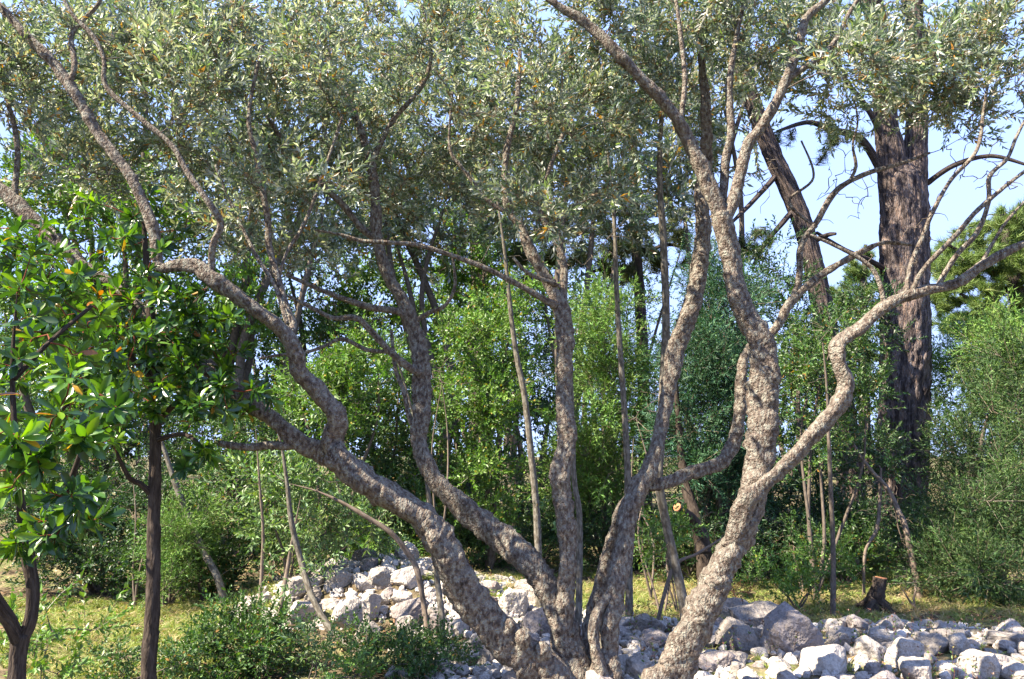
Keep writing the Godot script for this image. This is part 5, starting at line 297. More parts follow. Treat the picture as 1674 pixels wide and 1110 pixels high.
func spline(pts: Array, step: float) -> Array:   # pts: [Vector3, radius]; Catmull-Rom
	var out := []
	for i in pts.size() - 1:
		var a = pts[max(i - 1, 0)]
		var b = pts[i]
		var c = pts[i + 1]
		var d = pts[min(i + 2, pts.size() - 1)]
		var p0: Vector3 = a[0]
		var p1: Vector3 = b[0]
		var p2: Vector3 = c[0]
		var p3: Vector3 = d[0]
		var k := maxi(2, int(p1.distance_to(p2) / step))
		for j in k:
			var t := float(j) / k
			out.append([p1.cubic_interpolate(p2, p0, p3, t), lerpf(b[1], c[1], smoothstep(0.0, 1.0, t))])
	out.append(pts[-1])
	return out

# a limb: knobbly, fluted, tapered, closed at both ends. Points are relative to the thing's base.
func limb(pts: Array, sides: int, step: float, knob := 0.1, flute := 0.0, into: Mesher = null, furrow := 0.0) -> Mesher:
	var m: Mesher = into if into else Mesher.new()
	var s := spline(pts, step)
	var at := m.v.size()
	var t0: Vector3 = (s[1][0] - s[0][0]).normalized()
	var b := frame(t0)
	var along := 0.0
	var turn := rnd(0, TAU)
	for i in s.size():
		var p: Vector3 = s[i][0]
		var r: float = s[i][1]
		if i > 0:
			along += p.distance_to(s[i - 1][0])
		var t: Vector3 = (s[mini(i + 1, s.size() - 1)][0] - s[maxi(i - 1, 0)][0]).normalized()
		var ax := b.y.cross(t)
		if ax.length() > 1e-5:
			b = Basis(ax.normalized(), b.y.angle_to(t)) * b
		for k in sides + 1:
			var an := TAU * k / sides
			var d := b.x * cos(an) + b.z * sin(an)
			var q := p + d * r
			var rr := r
			if knob > 0.0:
				rr *= 1.0 + knob * noise.get_noise_3dv(q * 6.0) * 1.5 + knob * 0.8 * noise.get_noise_3dv(q * 24.0) + knob * 4.0 * maxf(0.0, noise.get_noise_3dv(q * 11.0 + Vector3(9, 3, 7)) - 0.38)
			if flute > 0.0:
				rr *= 1.0 + flute * sin(an * 3.0 + turn + along * 2.6) * (0.6 + 0.4 * sin(along * 5.0)) + flute * 0.6 * sin(an * 2.0 - along * 4.0 + turn)
			if furrow > 0.0:
				var fn := noise.get_noise_3d(cos(an) * 6.0, along * 0.6, sin(an) * 6.0)
				rr *= 1.0 + furrow * (clampf(absf(fn) * 5.0, 0.0, 1.0) - 0.6)
			m.v.append(p + d * rr)
			m.uv.append(Vector2(float(k) / sides, along))
			m.n.append(d)
	var w := sides + 1
	for i in s.size() - 1:
		for k in sides:
			var a := at + i * w + k
			m.ix.append_array([a, a + 1, a + w, a + 1, a + w + 1, a + w])
	for e in [[0, true], [s.size() - 1, false]]:
		var c := m.v.size()
		m.v.append(s[e[0]][0])
		m.uv.append(Vector2(0.5, along))
		m.n.append(-t0 if e[1] else b.y)
		for k in sides:
			var a: int = at + e[0] * w + k
			if e[1]: m.ix.append_array([c, a + 1, a])
			else: m.ix.append_array([c, a, a + 1])
	return m

func fix_seam(m: Mesher):   # smooth normals that also join across the uv seam
	var key := {}
	m.n.fill(Vector3.ZERO)
	for i in range(0, m.ix.size(), 3):
		var q := (m.v[m.ix[i + 2]] - m.v[m.ix[i]]).cross(m.v[m.ix[i + 1]] - m.v[m.ix[i]])
		for k in 3:
			m.n[m.ix[i + k]] += q
	for i in m.v.size():
		var kk := Vector3i((m.v[i] * 20000.0).round())
		key[kk] = key.get(kk, Vector3.ZERO) + m.n[i]
	for i in m.v.size():
		var q: Vector3 = key[Vector3i((m.v[i] * 20000.0).round())]
		m.n[i] = q.normalized() if q.length() > 1e-14 else Vector3.UP

func limb_part(called: String, pts: Array, base: Vector3, mat: Material, parent: Node, sides := 12, step := 0.03, knob := 0.1, flute := 0.0, furrow := 0.0) -> MeshInstance3D:
	var rel := []
	for p in pts: rel.append([p[0] - base, p[1]])
	var m := limb(rel, sides, step, knob, flute, null, furrow)
	fix_seam(m)
	return put(called, m.mesh(), mat, parent)

func P(a: Array) -> Array:   # flat x,y,z,r list -> points
	var o := []
	for i in range(0, a.size(), 4):
		o.append([Vector3(a[i], a[i + 1], a[i + 2]), a[i + 3]])
	return o

# one simple leaf folded along its midrib: 2 triangles
func leaf4(m: Mesher, b: Vector3, d: Vector3, up: Vector3, ln: float, wd: float, col: Color, droop := 0.1):
	var side := d.cross(up).normalized()
	var nn := side.cross(d).normalized()
	var at := m.v.size()
	var mid := b + d * ln * 0.46 + nn * wd * 0.16
	m.v.append_array([b, mid - side * wd * 0.5, b + d * ln - nn * ln * droop, mid + side * wd * 0.5])
	for i in 4: m.c.append(col)
	m.ix.append_array([at, at + 1, at + 2, at, at + 2, at + 3])

func stick(m: Mesher, a: Vector3, b: Vector3, r: float, col: Color):
	var f := frame(b - a)
	var at := m.v.size()
	for e in [[a, r], [b, r * 0.5]]:
		for k in 3:
			var an := TAU * k / 3.0
			m.v.append(e[0] + (f.x * cos(an) + f.z * sin(an)) * e[1])
			m.c.append(col)
	for k in 3:
		var l := (k + 1) % 3
		m.ix.append_array([at + k, at + l, at + 3 + k, at + l, at + 3 + l, at + 3 + k])

func pick(cols: Array) -> Color:   # [[weight, r, g, b], ...] with a little spread
	var s := 0.0
	for c in cols: s += c[0]
	var x := rnd(0, s)
	for c in cols:
		x -= c[0]
		if x <= 0.0:
			var k := rnd(0.8, 1.22)
			return Color(c[1] * k * rnd(0.93, 1.07), c[2] * k, c[3] * k * rnd(0.9, 1.1))
	return Color(cols[0][1], cols[0][2], cols[0][3])

func sprig(ln: float, n: int, lw: Array, cols: Array, twig: Color, spread := 0.9, opposite := true) -> ArrayMesh:
	var m := Mesher.new()
	var bend := rnd(-0.25, 0.25)
	var prev := Vector3.ZERO
	var pts := [Vector3.ZERO]
	for i in range(1, 5):
		var t := i / 4.0
		pts.append(Vector3(bend * ln * t * t, ln * t, rnd(-0.04, 0.04) * ln))
	for i in [0, 2]: stick(m, pts[i], pts[i + 2], 0.0022 * (1.0 - i * 0.2), twig)
	for i in n:
		var t := 0.12 + 0.88 * float(i / 2 if opposite else i) / float(maxi(1, (n / 2 if opposite else n) - 1))
		t = minf(t, 1.0)
		var f := t * 4.0
		var k := mini(int(f), 3)
		var p: Vector3 = pts[k].lerp(pts[k + 1], f - k)
		var ax: Vector3 = (pts[k + 1] - pts[k]).normalized()
		var an := (PI * (i % 2) + PI / 2 * (i / 2) if opposite else i * 2.4) + rnd(-0.5, 0.5)
		var out := Vector3(cos(an), 0, sin(an))
		var sp := spread * (1.0 - 0.55 * t) * rnd(0.7, 1.2)
		var d := (ax * cos(sp) + out * sin(sp) + rnd_dir() * 0.18).normalized()
		var up := (ax - d * ax.dot(d)).normalized()
		up = (up + rnd_dir() * 0.5).normalized()
		leaf4(m, p, d, up, rnd(lw[0], lw[1]), rnd(lw[2], lw[3]), pick(cols), rnd(0.0, 0.18))
	return m.mesh()

func plume(ln: float, side_n: int, needles: int, nl: float, nw: float, cols: Array, twig: Color) -> ArrayMesh:   # feathery conifer spray
	var m := Mesher.new()
	stick(m, Vector3.ZERO, Vector3(0, ln, 0), 0.003, twig)
	for i in side_n:
		var t := 0.1 + 0.9 * i / (side_n - 1.0)
		var an := i * 2.4 + rnd(-0.4, 0.4)
		var d := (Vector3(cos(an), 0, sin(an)) * sin(0.8) + Vector3.UP * cos(0.8)).normalized()
		var l := ln * 0.45 * (1.1 - 0.75 * t) * rnd(0.7, 1.2)
		var a := Vector3(0, ln * t, 0)
		for j in needles:
			var u := (j + 0.5) / needles
			var q := a + d * l * u
			var nd := (d + rnd_dir() * 0.75).normalized()
			var sidev := nd.cross(rnd_dir()).normalized() * nw * 0.5
			var at := m.v.size()
			var col := pick(cols)
			m.v.append_array([q - sidev, q + sidev, q + nd * nl * rnd(0.7, 1.2)])
			for k in 3: m.c.append(col)
			m.ix.append_array([at, at + 1, at + 2])
	return m.mesh()

func tuft(n: int, l0: float, l1: float, w: float, spread: float, cols: Array, bent := 0.0) -> ArrayMesh:   # needles or blades from one point
	var m := Mesher.new()
	for i in n:
		var an := rnd(0, TAU)
		var sp := spread * sqrt(rng.randf())
		var d := Vector3(sin(sp) * cos(an), cos(sp), sin(sp) * sin(an))
		var l := rnd(l0, l1)
		var sidev := d.cross(rnd_dir()).normalized() * w * 0.5
		var o := Vector3(cos(an), 0, sin(an)) * rnd(0, 0.25) * l0 * (1.0 if bent > 0.0 else 0.0)
		var mid := o + d * l * 0.55
		var tip := o + d * l + (Vector3(cos(an), -0.6, sin(an)) * bent * l)
		var at := m.v.size()
		var col := pick(cols)
		m.v.append_array([o - sidev, o + sidev, mid - sidev * 0.8, mid + sidev * 0.8, tip])
		for k in 5: m.c.append(col)
		m.ix.append_array([at, at + 1, at + 2, at + 1, at + 3, at + 2, at + 2, at + 3, at + 4])
	return m.mesh()

func needle_tuft(n: int, l0: float, l1: float, w: float, spread: float, cols: Array) -> ArrayMesh:
	var m := Mesher.new()
	for i in n:
		var an := rnd(0, TAU)
		var sp := spread * sqrt(rng.randf())
		var d := Vector3(sin(sp) * cos(an), cos(sp), sin(sp) * sin(an))
		var l := rnd(l0, l1)
		var sidev := d.cross(rnd_dir()).normalized() * w * 0.5
		var o := Vector3(0, -0.1 * rng.randf(), 0)
		var at := m.v.size()
		var col := pick(cols)
		m.v.append_array([o - sidev, o + sidev, o + d * l])
		for k in 3: m.c.append(col)
		m.ix.append_array([at, at + 1, at + 2])
	return m.mesh()

func arbutus_leaf(curl: float) -> ArrayMesh:   # unit length, along y, upper side +z
	var m := Mesher.new()
	var ws := [0.03, 0.05, 0.135, 0.175, 0.165, 0.10, 0.0]
	var ts := [0.0, 0.12, 0.34, 0.56, 0.75, 0.9, 1.0]
	for i in 7:
		var z: float = -curl * ts[i] * ts[i]
		var w: float = ws[i]
		m.v.append_array([Vector3(-w, ts[i], z + w * 0.35 + rnd(-0.012, 0.012)), Vector3(0, ts[i], z), Vector3(w, ts[i], z + w * 0.35 + rnd(-0.012, 0.012))])
		for k in 3: m.c.append(Color(0.82, 0.82, 0.8) if k != 1 else Color(1, 1, 0.95))
	for i in 6:
		for k in 2:
			var a := i * 3 + k
			m.ix.append_array([a, a + 3, a + 1, a + 1, a + 3, a + 4])
	m.smooth()
	return m.mesh()

func make_sprigs():
	var olive := [[4, 0.13, 0.18, 0.115], [3, 0.18, 0.23, 0.155], [6, 0.42, 0.45, 0.39], [0.7, 0.19, 0.27, 0.09], [0.25, 0.45, 0.22, 0.03], [0.35, 0.26, 0.18, 0.10]]
	var tw := Color(0.16, 0.13, 0.10)
	S.olive = []
	for i in 5: S.olive.append(sprig(rnd(0.2, 0.3), 20, [0.042, 0.066, 0.015, 0.022], olive, tw, 1.0))
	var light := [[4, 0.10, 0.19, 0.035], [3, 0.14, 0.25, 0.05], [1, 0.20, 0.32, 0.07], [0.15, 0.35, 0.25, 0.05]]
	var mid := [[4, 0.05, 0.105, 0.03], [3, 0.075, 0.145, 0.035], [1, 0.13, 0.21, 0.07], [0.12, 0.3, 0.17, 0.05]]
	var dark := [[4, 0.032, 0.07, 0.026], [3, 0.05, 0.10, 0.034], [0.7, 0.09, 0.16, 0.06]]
	S.light = []
	S.mid = []
	S.dark = []
	S.pale = []
	for i in 3:
		S.light.append(sprig(0.26, 16, [0.035, 0.06, 0.018, 0.028], light, tw, 1.2))
		S.mid.append(sprig(0.26, 18, [0.03, 0.055, 0.016, 0.026], mid, tw, 1.2))
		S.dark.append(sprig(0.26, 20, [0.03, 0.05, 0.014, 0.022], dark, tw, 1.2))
		S.pale.append(sprig(0.3, 14, [0.05, 0.075, 0.018, 0.028], [[4, 0.16, 0.25, 0.10], [2, 0.24, 0.33, 0.17], [2, 0.11, 0.2, 0.06]], tw, 1.25))
	var jun := [[4, 0.036, 0.075, 0.024], [3, 0.055, 0.10, 0.03], [1, 0.10, 0.155, 0.05]]
	var jun2 := [[4, 0.10, 0.19, 0.04], [3, 0.14, 0.25, 0.055], [1, 0.20, 0.28, 0.08]]
	var jun3 := [[4, 0.032, 0.085, 0.045], [3, 0.05, 0.12, 0.06], [1, 0.09, 0.16, 0.08]]
	S.rust = [sprig(0.2, 14, [0.03, 0.05, 0.016, 0.026], [[3, 0.42, 0.17, 0.07], [2, 0.3, 0.12, 0.06]], tw, 1.3)]
	S.juniper = []
	S.juniper_light = []
	S.juniper_blue = []
	S.pine = []
	for i in 3:
		S.juniper.append(plume(0.34, 13, 7, 0.038, 0.009, jun, tw))
		S.juniper_light.append(plume(0.34, 13, 7, 0.038, 0.009, jun2, tw))
		S.juniper_blue.append(plume(0.34, 13, 7, 0.038, 0.009, jun3, tw))
		S.pine.append(needle_tuft(30, 0.09, 0.16, 0.008, 1.3, [[4, 0.11, 0.17, 0.045], [3, 0.15, 0.22, 0.06], [1, 0.2, 0.25, 0.09]]))
	S.pine_dark = [needle_tuft(30, 0.09, 0.16, 0.007, 1.3, [[4, 0.06, 0.09, 0.04], [3, 0.09, 0.12, 0.05], [1, 0.15, 0.13, 0.08]])]
	S.grass = []
	S.dry_grass = []
	for i in 3:
		S.grass.append(tuft(18, 0.035, 0.09, 0.006, 0.9, [[4, 0.19, 0.26, 0.06], [3, 0.27, 0.32, 0.09], [2, 0.40, 0.36, 0.17]], 0.3))
		S.dry_grass.append(tuft(14, 0.05, 0.15, 0.005, 0.9, [[4, 0.36, 0.29, 0.15], [2, 0.22, 0.22, 0.08], [1, 0.42, 0.35, 0.2]], 0.35))
	S.arbutus = [arbutus_leaf(0.05), arbutus_leaf(0.16), arbutus_leaf(0.3)]

# ------------------------------------------------------------------ growth: twigs reach from the limbs to points spread in the crown
func nodes_of(limbs: Array, step := 0.12) -> PackedVector3Array:
	var out := PackedVector3Array()
	for pts in limbs:
		for s in spline(pts, step): out.append(s[0])
	return out

func grow(skel: PackedVector3Array, targets: Array, jitter := 0.12, lift := 0.1) -> Array:
	var near := []
	for t in targets:
		var best := INF
		for p in skel:
			var q: float = p.distance_squared_to(t)
			if q < best: best = q
		near.append([best, t])
	near.sort_custom(func(a, b): return a[0] < b[0])
	var paths := []
	for e in near:
		var t: Vector3 = e[1]
		var best := INF
		var from := Vector3.ZERO
		for p in skel:
			var q := p.distance_squared_to(t) * (1.0 if p.y < t.y + 0.1 else 1.7)
			if q < best:
				best = q
				from = p
		var l := from.distance_to(t)
		if l < 0.02: continue
		var a := from.lerp(t, 0.33) + rnd_dir() * l * jitter + Vector3.UP * l * lift * 0.4
		var b := from.lerp(t, 0.68) + rnd_dir() * l * jitter + Vector3.UP * l * lift
		var path := [from, a, b, t]
		paths.append(path)
		skel.append(a)
		skel.append(b)
		skel.append(t)
	return paths

func twig_mesh(paths: Array, base: Vector3, k := 0.011, most := 0.016, sides := 4) -> ArrayMesh:
	var m := Mesher.new()
	for p in paths:
		var l: float = p[0].distance_to(p[3])
		var r := clampf(l * k, 0.004, most)
		limb([[p[0] - base, r], [p[1] - base, r * 0.8], [p[2] - base, r * 0.55], [p[3] - base, r * 0.4]], sides, maxf(0.08, l / 5.0), 0.0, 0.0, m)
	return m.mesh()

func crown_targets(balls: Array) -> Array:   # each [x, y, z, rx, ry, rz, n]
	var out := []
	for b in balls:
		for i in int(b[6]):
			var d := rnd_dir() * pow(rng.randf(), 0.42)
			out.append(Vector3(b[0] + d.x * b[3], b[1] + d.y * b[4], b[2] + d.z * b[5]))
	return out

func sprig_places(paths: Array, base: Vector3, per: int, s0: float, s1: float, loose := 0.7, up := 0.25, from := 0.3) -> Array:
	var out := []
	for p in paths:
		for i in per:
			var t := rnd(from, 1.0) if i > 0 else 1.0
			var f := t * 3.0
			var k := mini(int(f), 2)
			var q: Vector3 = p[k].lerp(p[k + 1], f - k)
			var ax: Vector3 = (p[k + 1] - p[k]).normalized()
			var d := (ax * 0.6 + rnd_dir() * loose + Vector3.UP * up).normalized()
			var s := rnd(s0, s1)
			out.append(Transform3D(frame(d, rnd(0, TAU)).scaled_local(Vector3(s, s, s)), q - base))
	return out

func tint_list(n: int, lo := 0.75, hi := 1.25, warm := 0.08) -> Array:
	var out := []
	for i in n:
		var k := rnd(lo, hi)
		out.append(Color(k * (1.0 + rnd(-warm, warm)), k, k * (1.0 + rnd(-warm, warm))))
	return out

func soup(mesh: ArrayMesh) -> Array:   # a sprig as loose triangles, in six tones
	if not soups.has(mesh):
		var a := mesh.surface_get_arrays(0)
		var v := PackedVector3Array()
		var cs := []
		for i in a[Mesh.ARRAY_INDEX]: v.append(a[Mesh.ARRAY_VERTEX][i])
		for t in 6:
			var k := lerpf(0.72, 1.3, t / 5.0)
			var w: float = [1.06, 0.95, 1.0, 1.08, 0.93, 1.02][t]
			var c := PackedColorArray()
			for i in a[Mesh.ARRAY_INDEX]:
				var q: Color = a[Mesh.ARRAY_COLOR][i]
				c.append(Color(minf(1, q.r * k * w), minf(1, q.g * k), minf(1, q.b * k / w)))
			cs.append(c)
		soups[mesh] = [v, cs]
	return soups[mesh]

# every leaf of the crown as real triangles, joined into one part
func leafy(parent: Node3D, meshes: Array, mat: Material, places: Array, called := "foliage"):
	var v := PackedVector3Array()
	var c := PackedColorArray()
	for i in places.size():
		var s := soup(meshes[i % meshes.size()])
		v.append_array((places[i] as Transform3D) * (s[0] as PackedVector3Array))
		c.append_array(s[1][rng.randi() % 6])
	if v.is_empty(): return
	var a := []
	a.resize(Mesh.ARRAY_MAX)
	a[Mesh.ARRAY_VERTEX] = v
	a[Mesh.ARRAY_COLOR] = c
	var ix := PackedInt32Array()
	for i in v.size(): ix.append(i)
	a[Mesh.ARRAY_INDEX] = ix
	var m := ArrayMesh.new()
	m.add_surface_from_arrays(Mesh.PRIMITIVE_TRIANGLES, a)
	var o := put(called, m, mat, parent)
	o.set_meta("kind", "stuff")
	tris += v.size() / 3

# ------------------------------------------------------------------ ground
func ground_y(x: float, z: float) -> float:
	var d := -z
	var h := 0.05 * noise.get_noise_2d(x * 0.35, z * 0.35) + 0.03 * noise.get_noise_2d(x * 1.3 + 40.0, z * 1.3)
	h += 0.50 * exp(-(pow((x + 1.35) / 1.15, 2) + pow((z + 9.2) / 1.1, 2)))
	h += 0.10 * exp(-(pow((x - 2.2) / 2.5, 2) + pow((z + 7.0) / 1.3, 2)))
	h += 0.04 * maxf(0.0, minf(d, 24.0) - 9.5) * smoothstep(9.5, 12.0, d)
	return h

func make_ground():
	var m := Mesher.new()
	var n := 200
	var co := []
	for i in n + 1:
		var u := 2.0 * i / n - 1.0
		co.append(signf(u) * (14.0 * absf(u) + 700.0 * pow(absf(u), 7.0)))
	for j in n + 1:
		for i in n + 1:
			var x: float = co[i]
			var z: float = co[j] - 8.0
			m.v.append(Vector3(x, ground_y(x, z), z))
	for j in n:
		for i in n:
			var a := j * (n + 1) + i
			m.ix.append_array([a, a + 1, a + n + 1, a + 1, a + n + 2, a + n + 1])
	m.smooth()
	var g := put("ground", m.mesh(), M.soil, self)
	tag(g, "", "", "", "structure")

func on_ground(x: float, z: float, sink := 0.0) -> Vector3:
	return Vector3(x, ground_y(x, z) - sink, z)

# ------------------------------------------------------------------ the olive in the middle
func make_olive():
	var base := on_ground(OLIVE_BASE[0], OLIVE_BASE[1])
	var t := thing("olive_tree", "old multi stemmed olive tree with crooked lichen grey stems in the foreground", "tree", base)
	var all := []
	var stems := []
	for e in OLIVE_LIMBS:
		var pts := P(e[1])
		all.append(pts)
		var thick: float = pts[0][1]
		var under: Node = t
		if e[0] != "stem":   # a branch belongs to the stem it leaves
			var best := INF
			for st in stems:
				for q in st[1]:
					if q.distance_to(pts[0][0]) < best:
						best = q.distance_to(pts[0][0])
						under = st[0]
		var part := limb_part(e[0], pts, base, M.olive_bark, under, 18 if thick > 0.05 else 10, 0.02 if thick > 0.05 else 0.035, 0.20 if thick > 0.05 else 0.14, 0.17 if thick > 0.05 else 0.06)
		if e[0] == "stem": stems.append([part, nodes_of([pts])])
	var paths := grow(nodes_of(all), crown_targets(OLIVE_CROWN))
	var tw := put("twigs", twig_mesh(paths, base, 0.010, 0.014), M.twig, t)
	tw.set_meta("kind", "stuff")
	var bare := grow(nodes_of(all), crown_targets(OLIVE_BARE), 0.14, 0.08)
	var bt := put("bare_twigs", twig_mesh(bare, base, 0.010, 0.009), M.twig, t)
	bt.set_meta("kind", "stuff")
	var places := sprig_places(paths, base, 9, 0.85, 1.3, 0.75, 0.4, 0.5)
	# the 300 leafy twigs nearest the camera are pieces of their own
	var near := []
	for i in places.size():
		var q: Vector3 = places[i].origin + base
		var ok := absf(q.x / -q.z) < 0.62 and (q.y - 1.6) / -q.z < 0.6
		near.append([(q - eye).length() if ok else 99.0, i])
	near.sort_custom(func(a, b): return a[0] < b[0])
	var used := {}
	for k in 300:
		used[near[k][1]] = true
		var o := put("leafy_twig", S.olive[k % S.olive.size()], M.olive, t)
		o.transform = places[near[k][1]]
	var rest := []
	for i in places.size():
		if not used.has(i): rest.append(places[i])
	leafy(t, S.olive, M.olive, rest)

# ------------------------------------------------------------------ pines
func make_big_pine():
	for e in PINES:
		var lim := e.limbs as Array
		var b0 := P(lim[0][1])
		var base: Vector3 = on_ground(b0[0][0].x, b0[0][0].z)
		var t := thing("pine_tree", e.label, "tree", base)
		var all := []
		for l in lim:
			var pts := P(l[1])
			all.append(pts)
			limb_part(l[0], pts, base, M.pine_bark, t, 72 if pts[0][1] > 0.15 else 8, 0.07, 0.05, 0.0, 0.11 if pts[0][1] > 0.15 else 0.0)
		var paths := grow(nodes_of(all, 0.3), crown_targets(e.crown), 0.1, 0.0)
		var tw := put("twigs", twig_mesh(paths, base, 0.011, 0.05), M.pine_bark, t)
		tw.set_meta("kind", "stuff")
		leafy(t, S.pine_dark if e.dark else S.pine, M.needle, sprig_places(paths, base, e.per, e.s * 0.8, e.s * 1.3, 1.0, 0.35, 0.35))

# ------------------------------------------------------------------ strawberry trees at the left
func make_arbutus():
	for e in ARBUTUS:
		var lim := e.limbs as Array
		var b0 := P(lim[0][1])
		var base := Vector3(b0[0][0].x, b0[0][0].y, b0[0][0].z)
		var t := thing("strawberry_tree", e.label, "tree", base)
		var all := []
		for l in lim:
			var pts := P(l[1])
			all.append(pts)
			limb_part(l[0], pts, base, M.dark_bark, t, 12, 0.03, 0.12, 0.04)
		var paths := grow(nodes_of(all), crown_targets(e.crown), 0.12, 0.05)
		var tw := put("twigs", twig_mesh(paths, base, 0.012, 0.012), M.red_twig, t)
		tw.set_meta("kind", "stuff")
		var leaves := []
		for p in paths:
			for r in e.per:
				var q: Vector3 = p[3] if r == 0 else p[2].lerp(p[3], rnd(0, 0.9))
				var ax: Vector3 = ((p[3] - p[2]).normalized() + rnd_dir() * 0.5 + Vector3.UP * 0.55).normalized()
				var f := frame(ax, rnd(0, TAU))
				var young := rng.randf() < 0.45
				var n := rng.randi_range(6, 10)
				for i in n:
					var an := i * 2.4
					var sp := lerpf(0.35, 1.5, float(i) / n) + rnd(-0.2, 0.2)
					var o := f.x * cos(an) + f.z * sin(an)
					var d := (ax * cos(sp) + o * sin(sp) + rnd_dir() * 0.12 + Vector3.DOWN * 0.25 * sp).normalized()
					var up := (ax * sin(sp) - o * cos(sp)).normalized()
					var side := d.cross(up).normalized()
					var zz := side.cross(d).normalized()
					var s: float = rnd(0.062, 0.10) * e.s
					var c := pick([[5, 0.032, 0.085, 0.026], [3, 0.055, 0.135, 0.03], [2.0, 0.095, 0.21, 0.035], [0.28, 0.42, 0.25, 0.03], [0.12, 0.35, 0.13, 0.03]])
					if young and i < 5: c = pick([[3, 0.16, 0.29, 0.025], [2, 0.10, 0.21, 0.03]])
					leaves.append([Transform3D(Basis(side * s, d * s, zz * s), q + d * 0.006 - ax * 0.012 * i * 0.4 - base), c])
		leaves.sort_custom(func(a, b): return (a[0].origin + base - eye).length() < (b[0].origin + base - eye).length())
		var mats := {}
		var single := 0
		var where := [[], [], []]
		var tints := [[], [], []]
		for i in leaves.size():
			var tr: Transform3D = leaves[i][0]
			var q := tr.origin + base
			var inview := absf(q.x / -q.z) < 0.63 and absf((q.y - 1.6) / -q.z - 0.14) < 0.45
			if single < 300 and inview:
				single += 1
				var c: Color = leaves[i][1]
				var key := "%d_%d_%d" % [int(c.r * 16), int(c.g * 16), int(c.b * 8)]
				if not mats.has(key):
					var mm := M.arbutus.duplicate() as StandardMaterial3D
					mm.albedo_color = c.linear_to_srgb()
					mats[key] = mm
				var o := put("leaf", S.arbutus[i % 3], mats[key], t)
				o.transform = tr
			else:
				where[i % 3].append(tr)
				tints[i % 3].append(leaves[i][1])
		for v in 3: put_many("foliage", S.arbutus[v], M.arbutus, t, where[v], tints[v])

# ------------------------------------------------------------------ scrub and trees behind
func make_thicket():
	var n := 0
	for e in THICKET:
		rng.seed = 1000 + n
		n += 1
		var base := on_ground(e.at[0], e.at[1])
		var t := thing(e.name, e.label, "shrub" if e.name.ends_with("shrub") or e.name.ends_with("bush") else ("tree" if e.name.ends_with("tree") else "plant"), base, e.group)
		var all := []
		var stems := 0
		for b in e.crown:
			var c := Vector3(b[0], b[1], b[2])
			for k in (2 if e.crown.size() < 3 else 1):
				var q := c + Vector3(rnd(-0.4, 0.4) * b[3], rnd(-0.3, 0.3) * b[4], rnd(-0.4, 0.4) * b[5])
				var foot: Vector3 = base + Vector3(rnd(-0.12, 0.12), -0.05, rnd(-0.12, 0.12)) * e.stem * 12.0
				var l := foot.distance_to(q)
				var pts := [[foot, e.stem], [foot.lerp(q, 0.35) + rnd_dir() * l * 0.06, e.stem * 0.8], [foot.lerp(q, 0.7) + rnd_dir() * l * 0.06, e.stem * 0.55], [q, e.stem * 0.25]]
				all.append(pts)
				limb_part("trunk" if e.name.ends_with("tree") else "stem", pts, base, M[e.bark], t, 7, 0.1, 0.08, 0.0)
		var paths := grow(nodes_of(all, 0.2), crown_targets(e.crown), 0.12, 0.03)
		var tw := put("twigs", twig_mesh(paths, base, 0.010, 0.02, 3), M.twig if e.bark != "dead_twig" else M.dead_twig, t)
		tw.set_meta("kind", "stuff")
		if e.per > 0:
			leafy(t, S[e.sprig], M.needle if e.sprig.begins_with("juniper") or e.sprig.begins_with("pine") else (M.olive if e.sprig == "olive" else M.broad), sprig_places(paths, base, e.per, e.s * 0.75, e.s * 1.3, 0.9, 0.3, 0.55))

func make_saplings():
	for e in SAPLINGS:
		var pts := P(e.path)
		var base: Vector3 = pts[-1][0]
		pts[-1][0] = on_ground(base.x, base.z, 0.04)
		base = pts[-1][0]
		var t := thing(e.name, e.label, e.category, base)
		limb_part("stem", pts, base, M[e.bark], t, 9, 0.035, 0.07, 0.0)
		var side := []
		for i in e.twigs:
			var s = pts[rng.randi_range(0, pts.size() - 2)]
			var q: Vector3 = s[0] + Vector3(rnd(-1, 1), rnd(0.1, 0.8), rnd(-0.6, 0.6)) * rnd(0.2, 0.55)
			side.append(q)
		var paths := grow(nodes_of([pts]), side, 0.15, 0.05)
		if paths.size():
			var tw := put("twigs", twig_mesh(paths, base, 0.010, 0.006, 3), M[e.bark], t)
			tw.set_meta("kind", "stuff")
			if e.per > 0:
				leafy(t, S[e.sprig], M.broad, sprig_places(paths, base, e.per, 0.6, 1.0, 0.9, 0.2, 0.5))

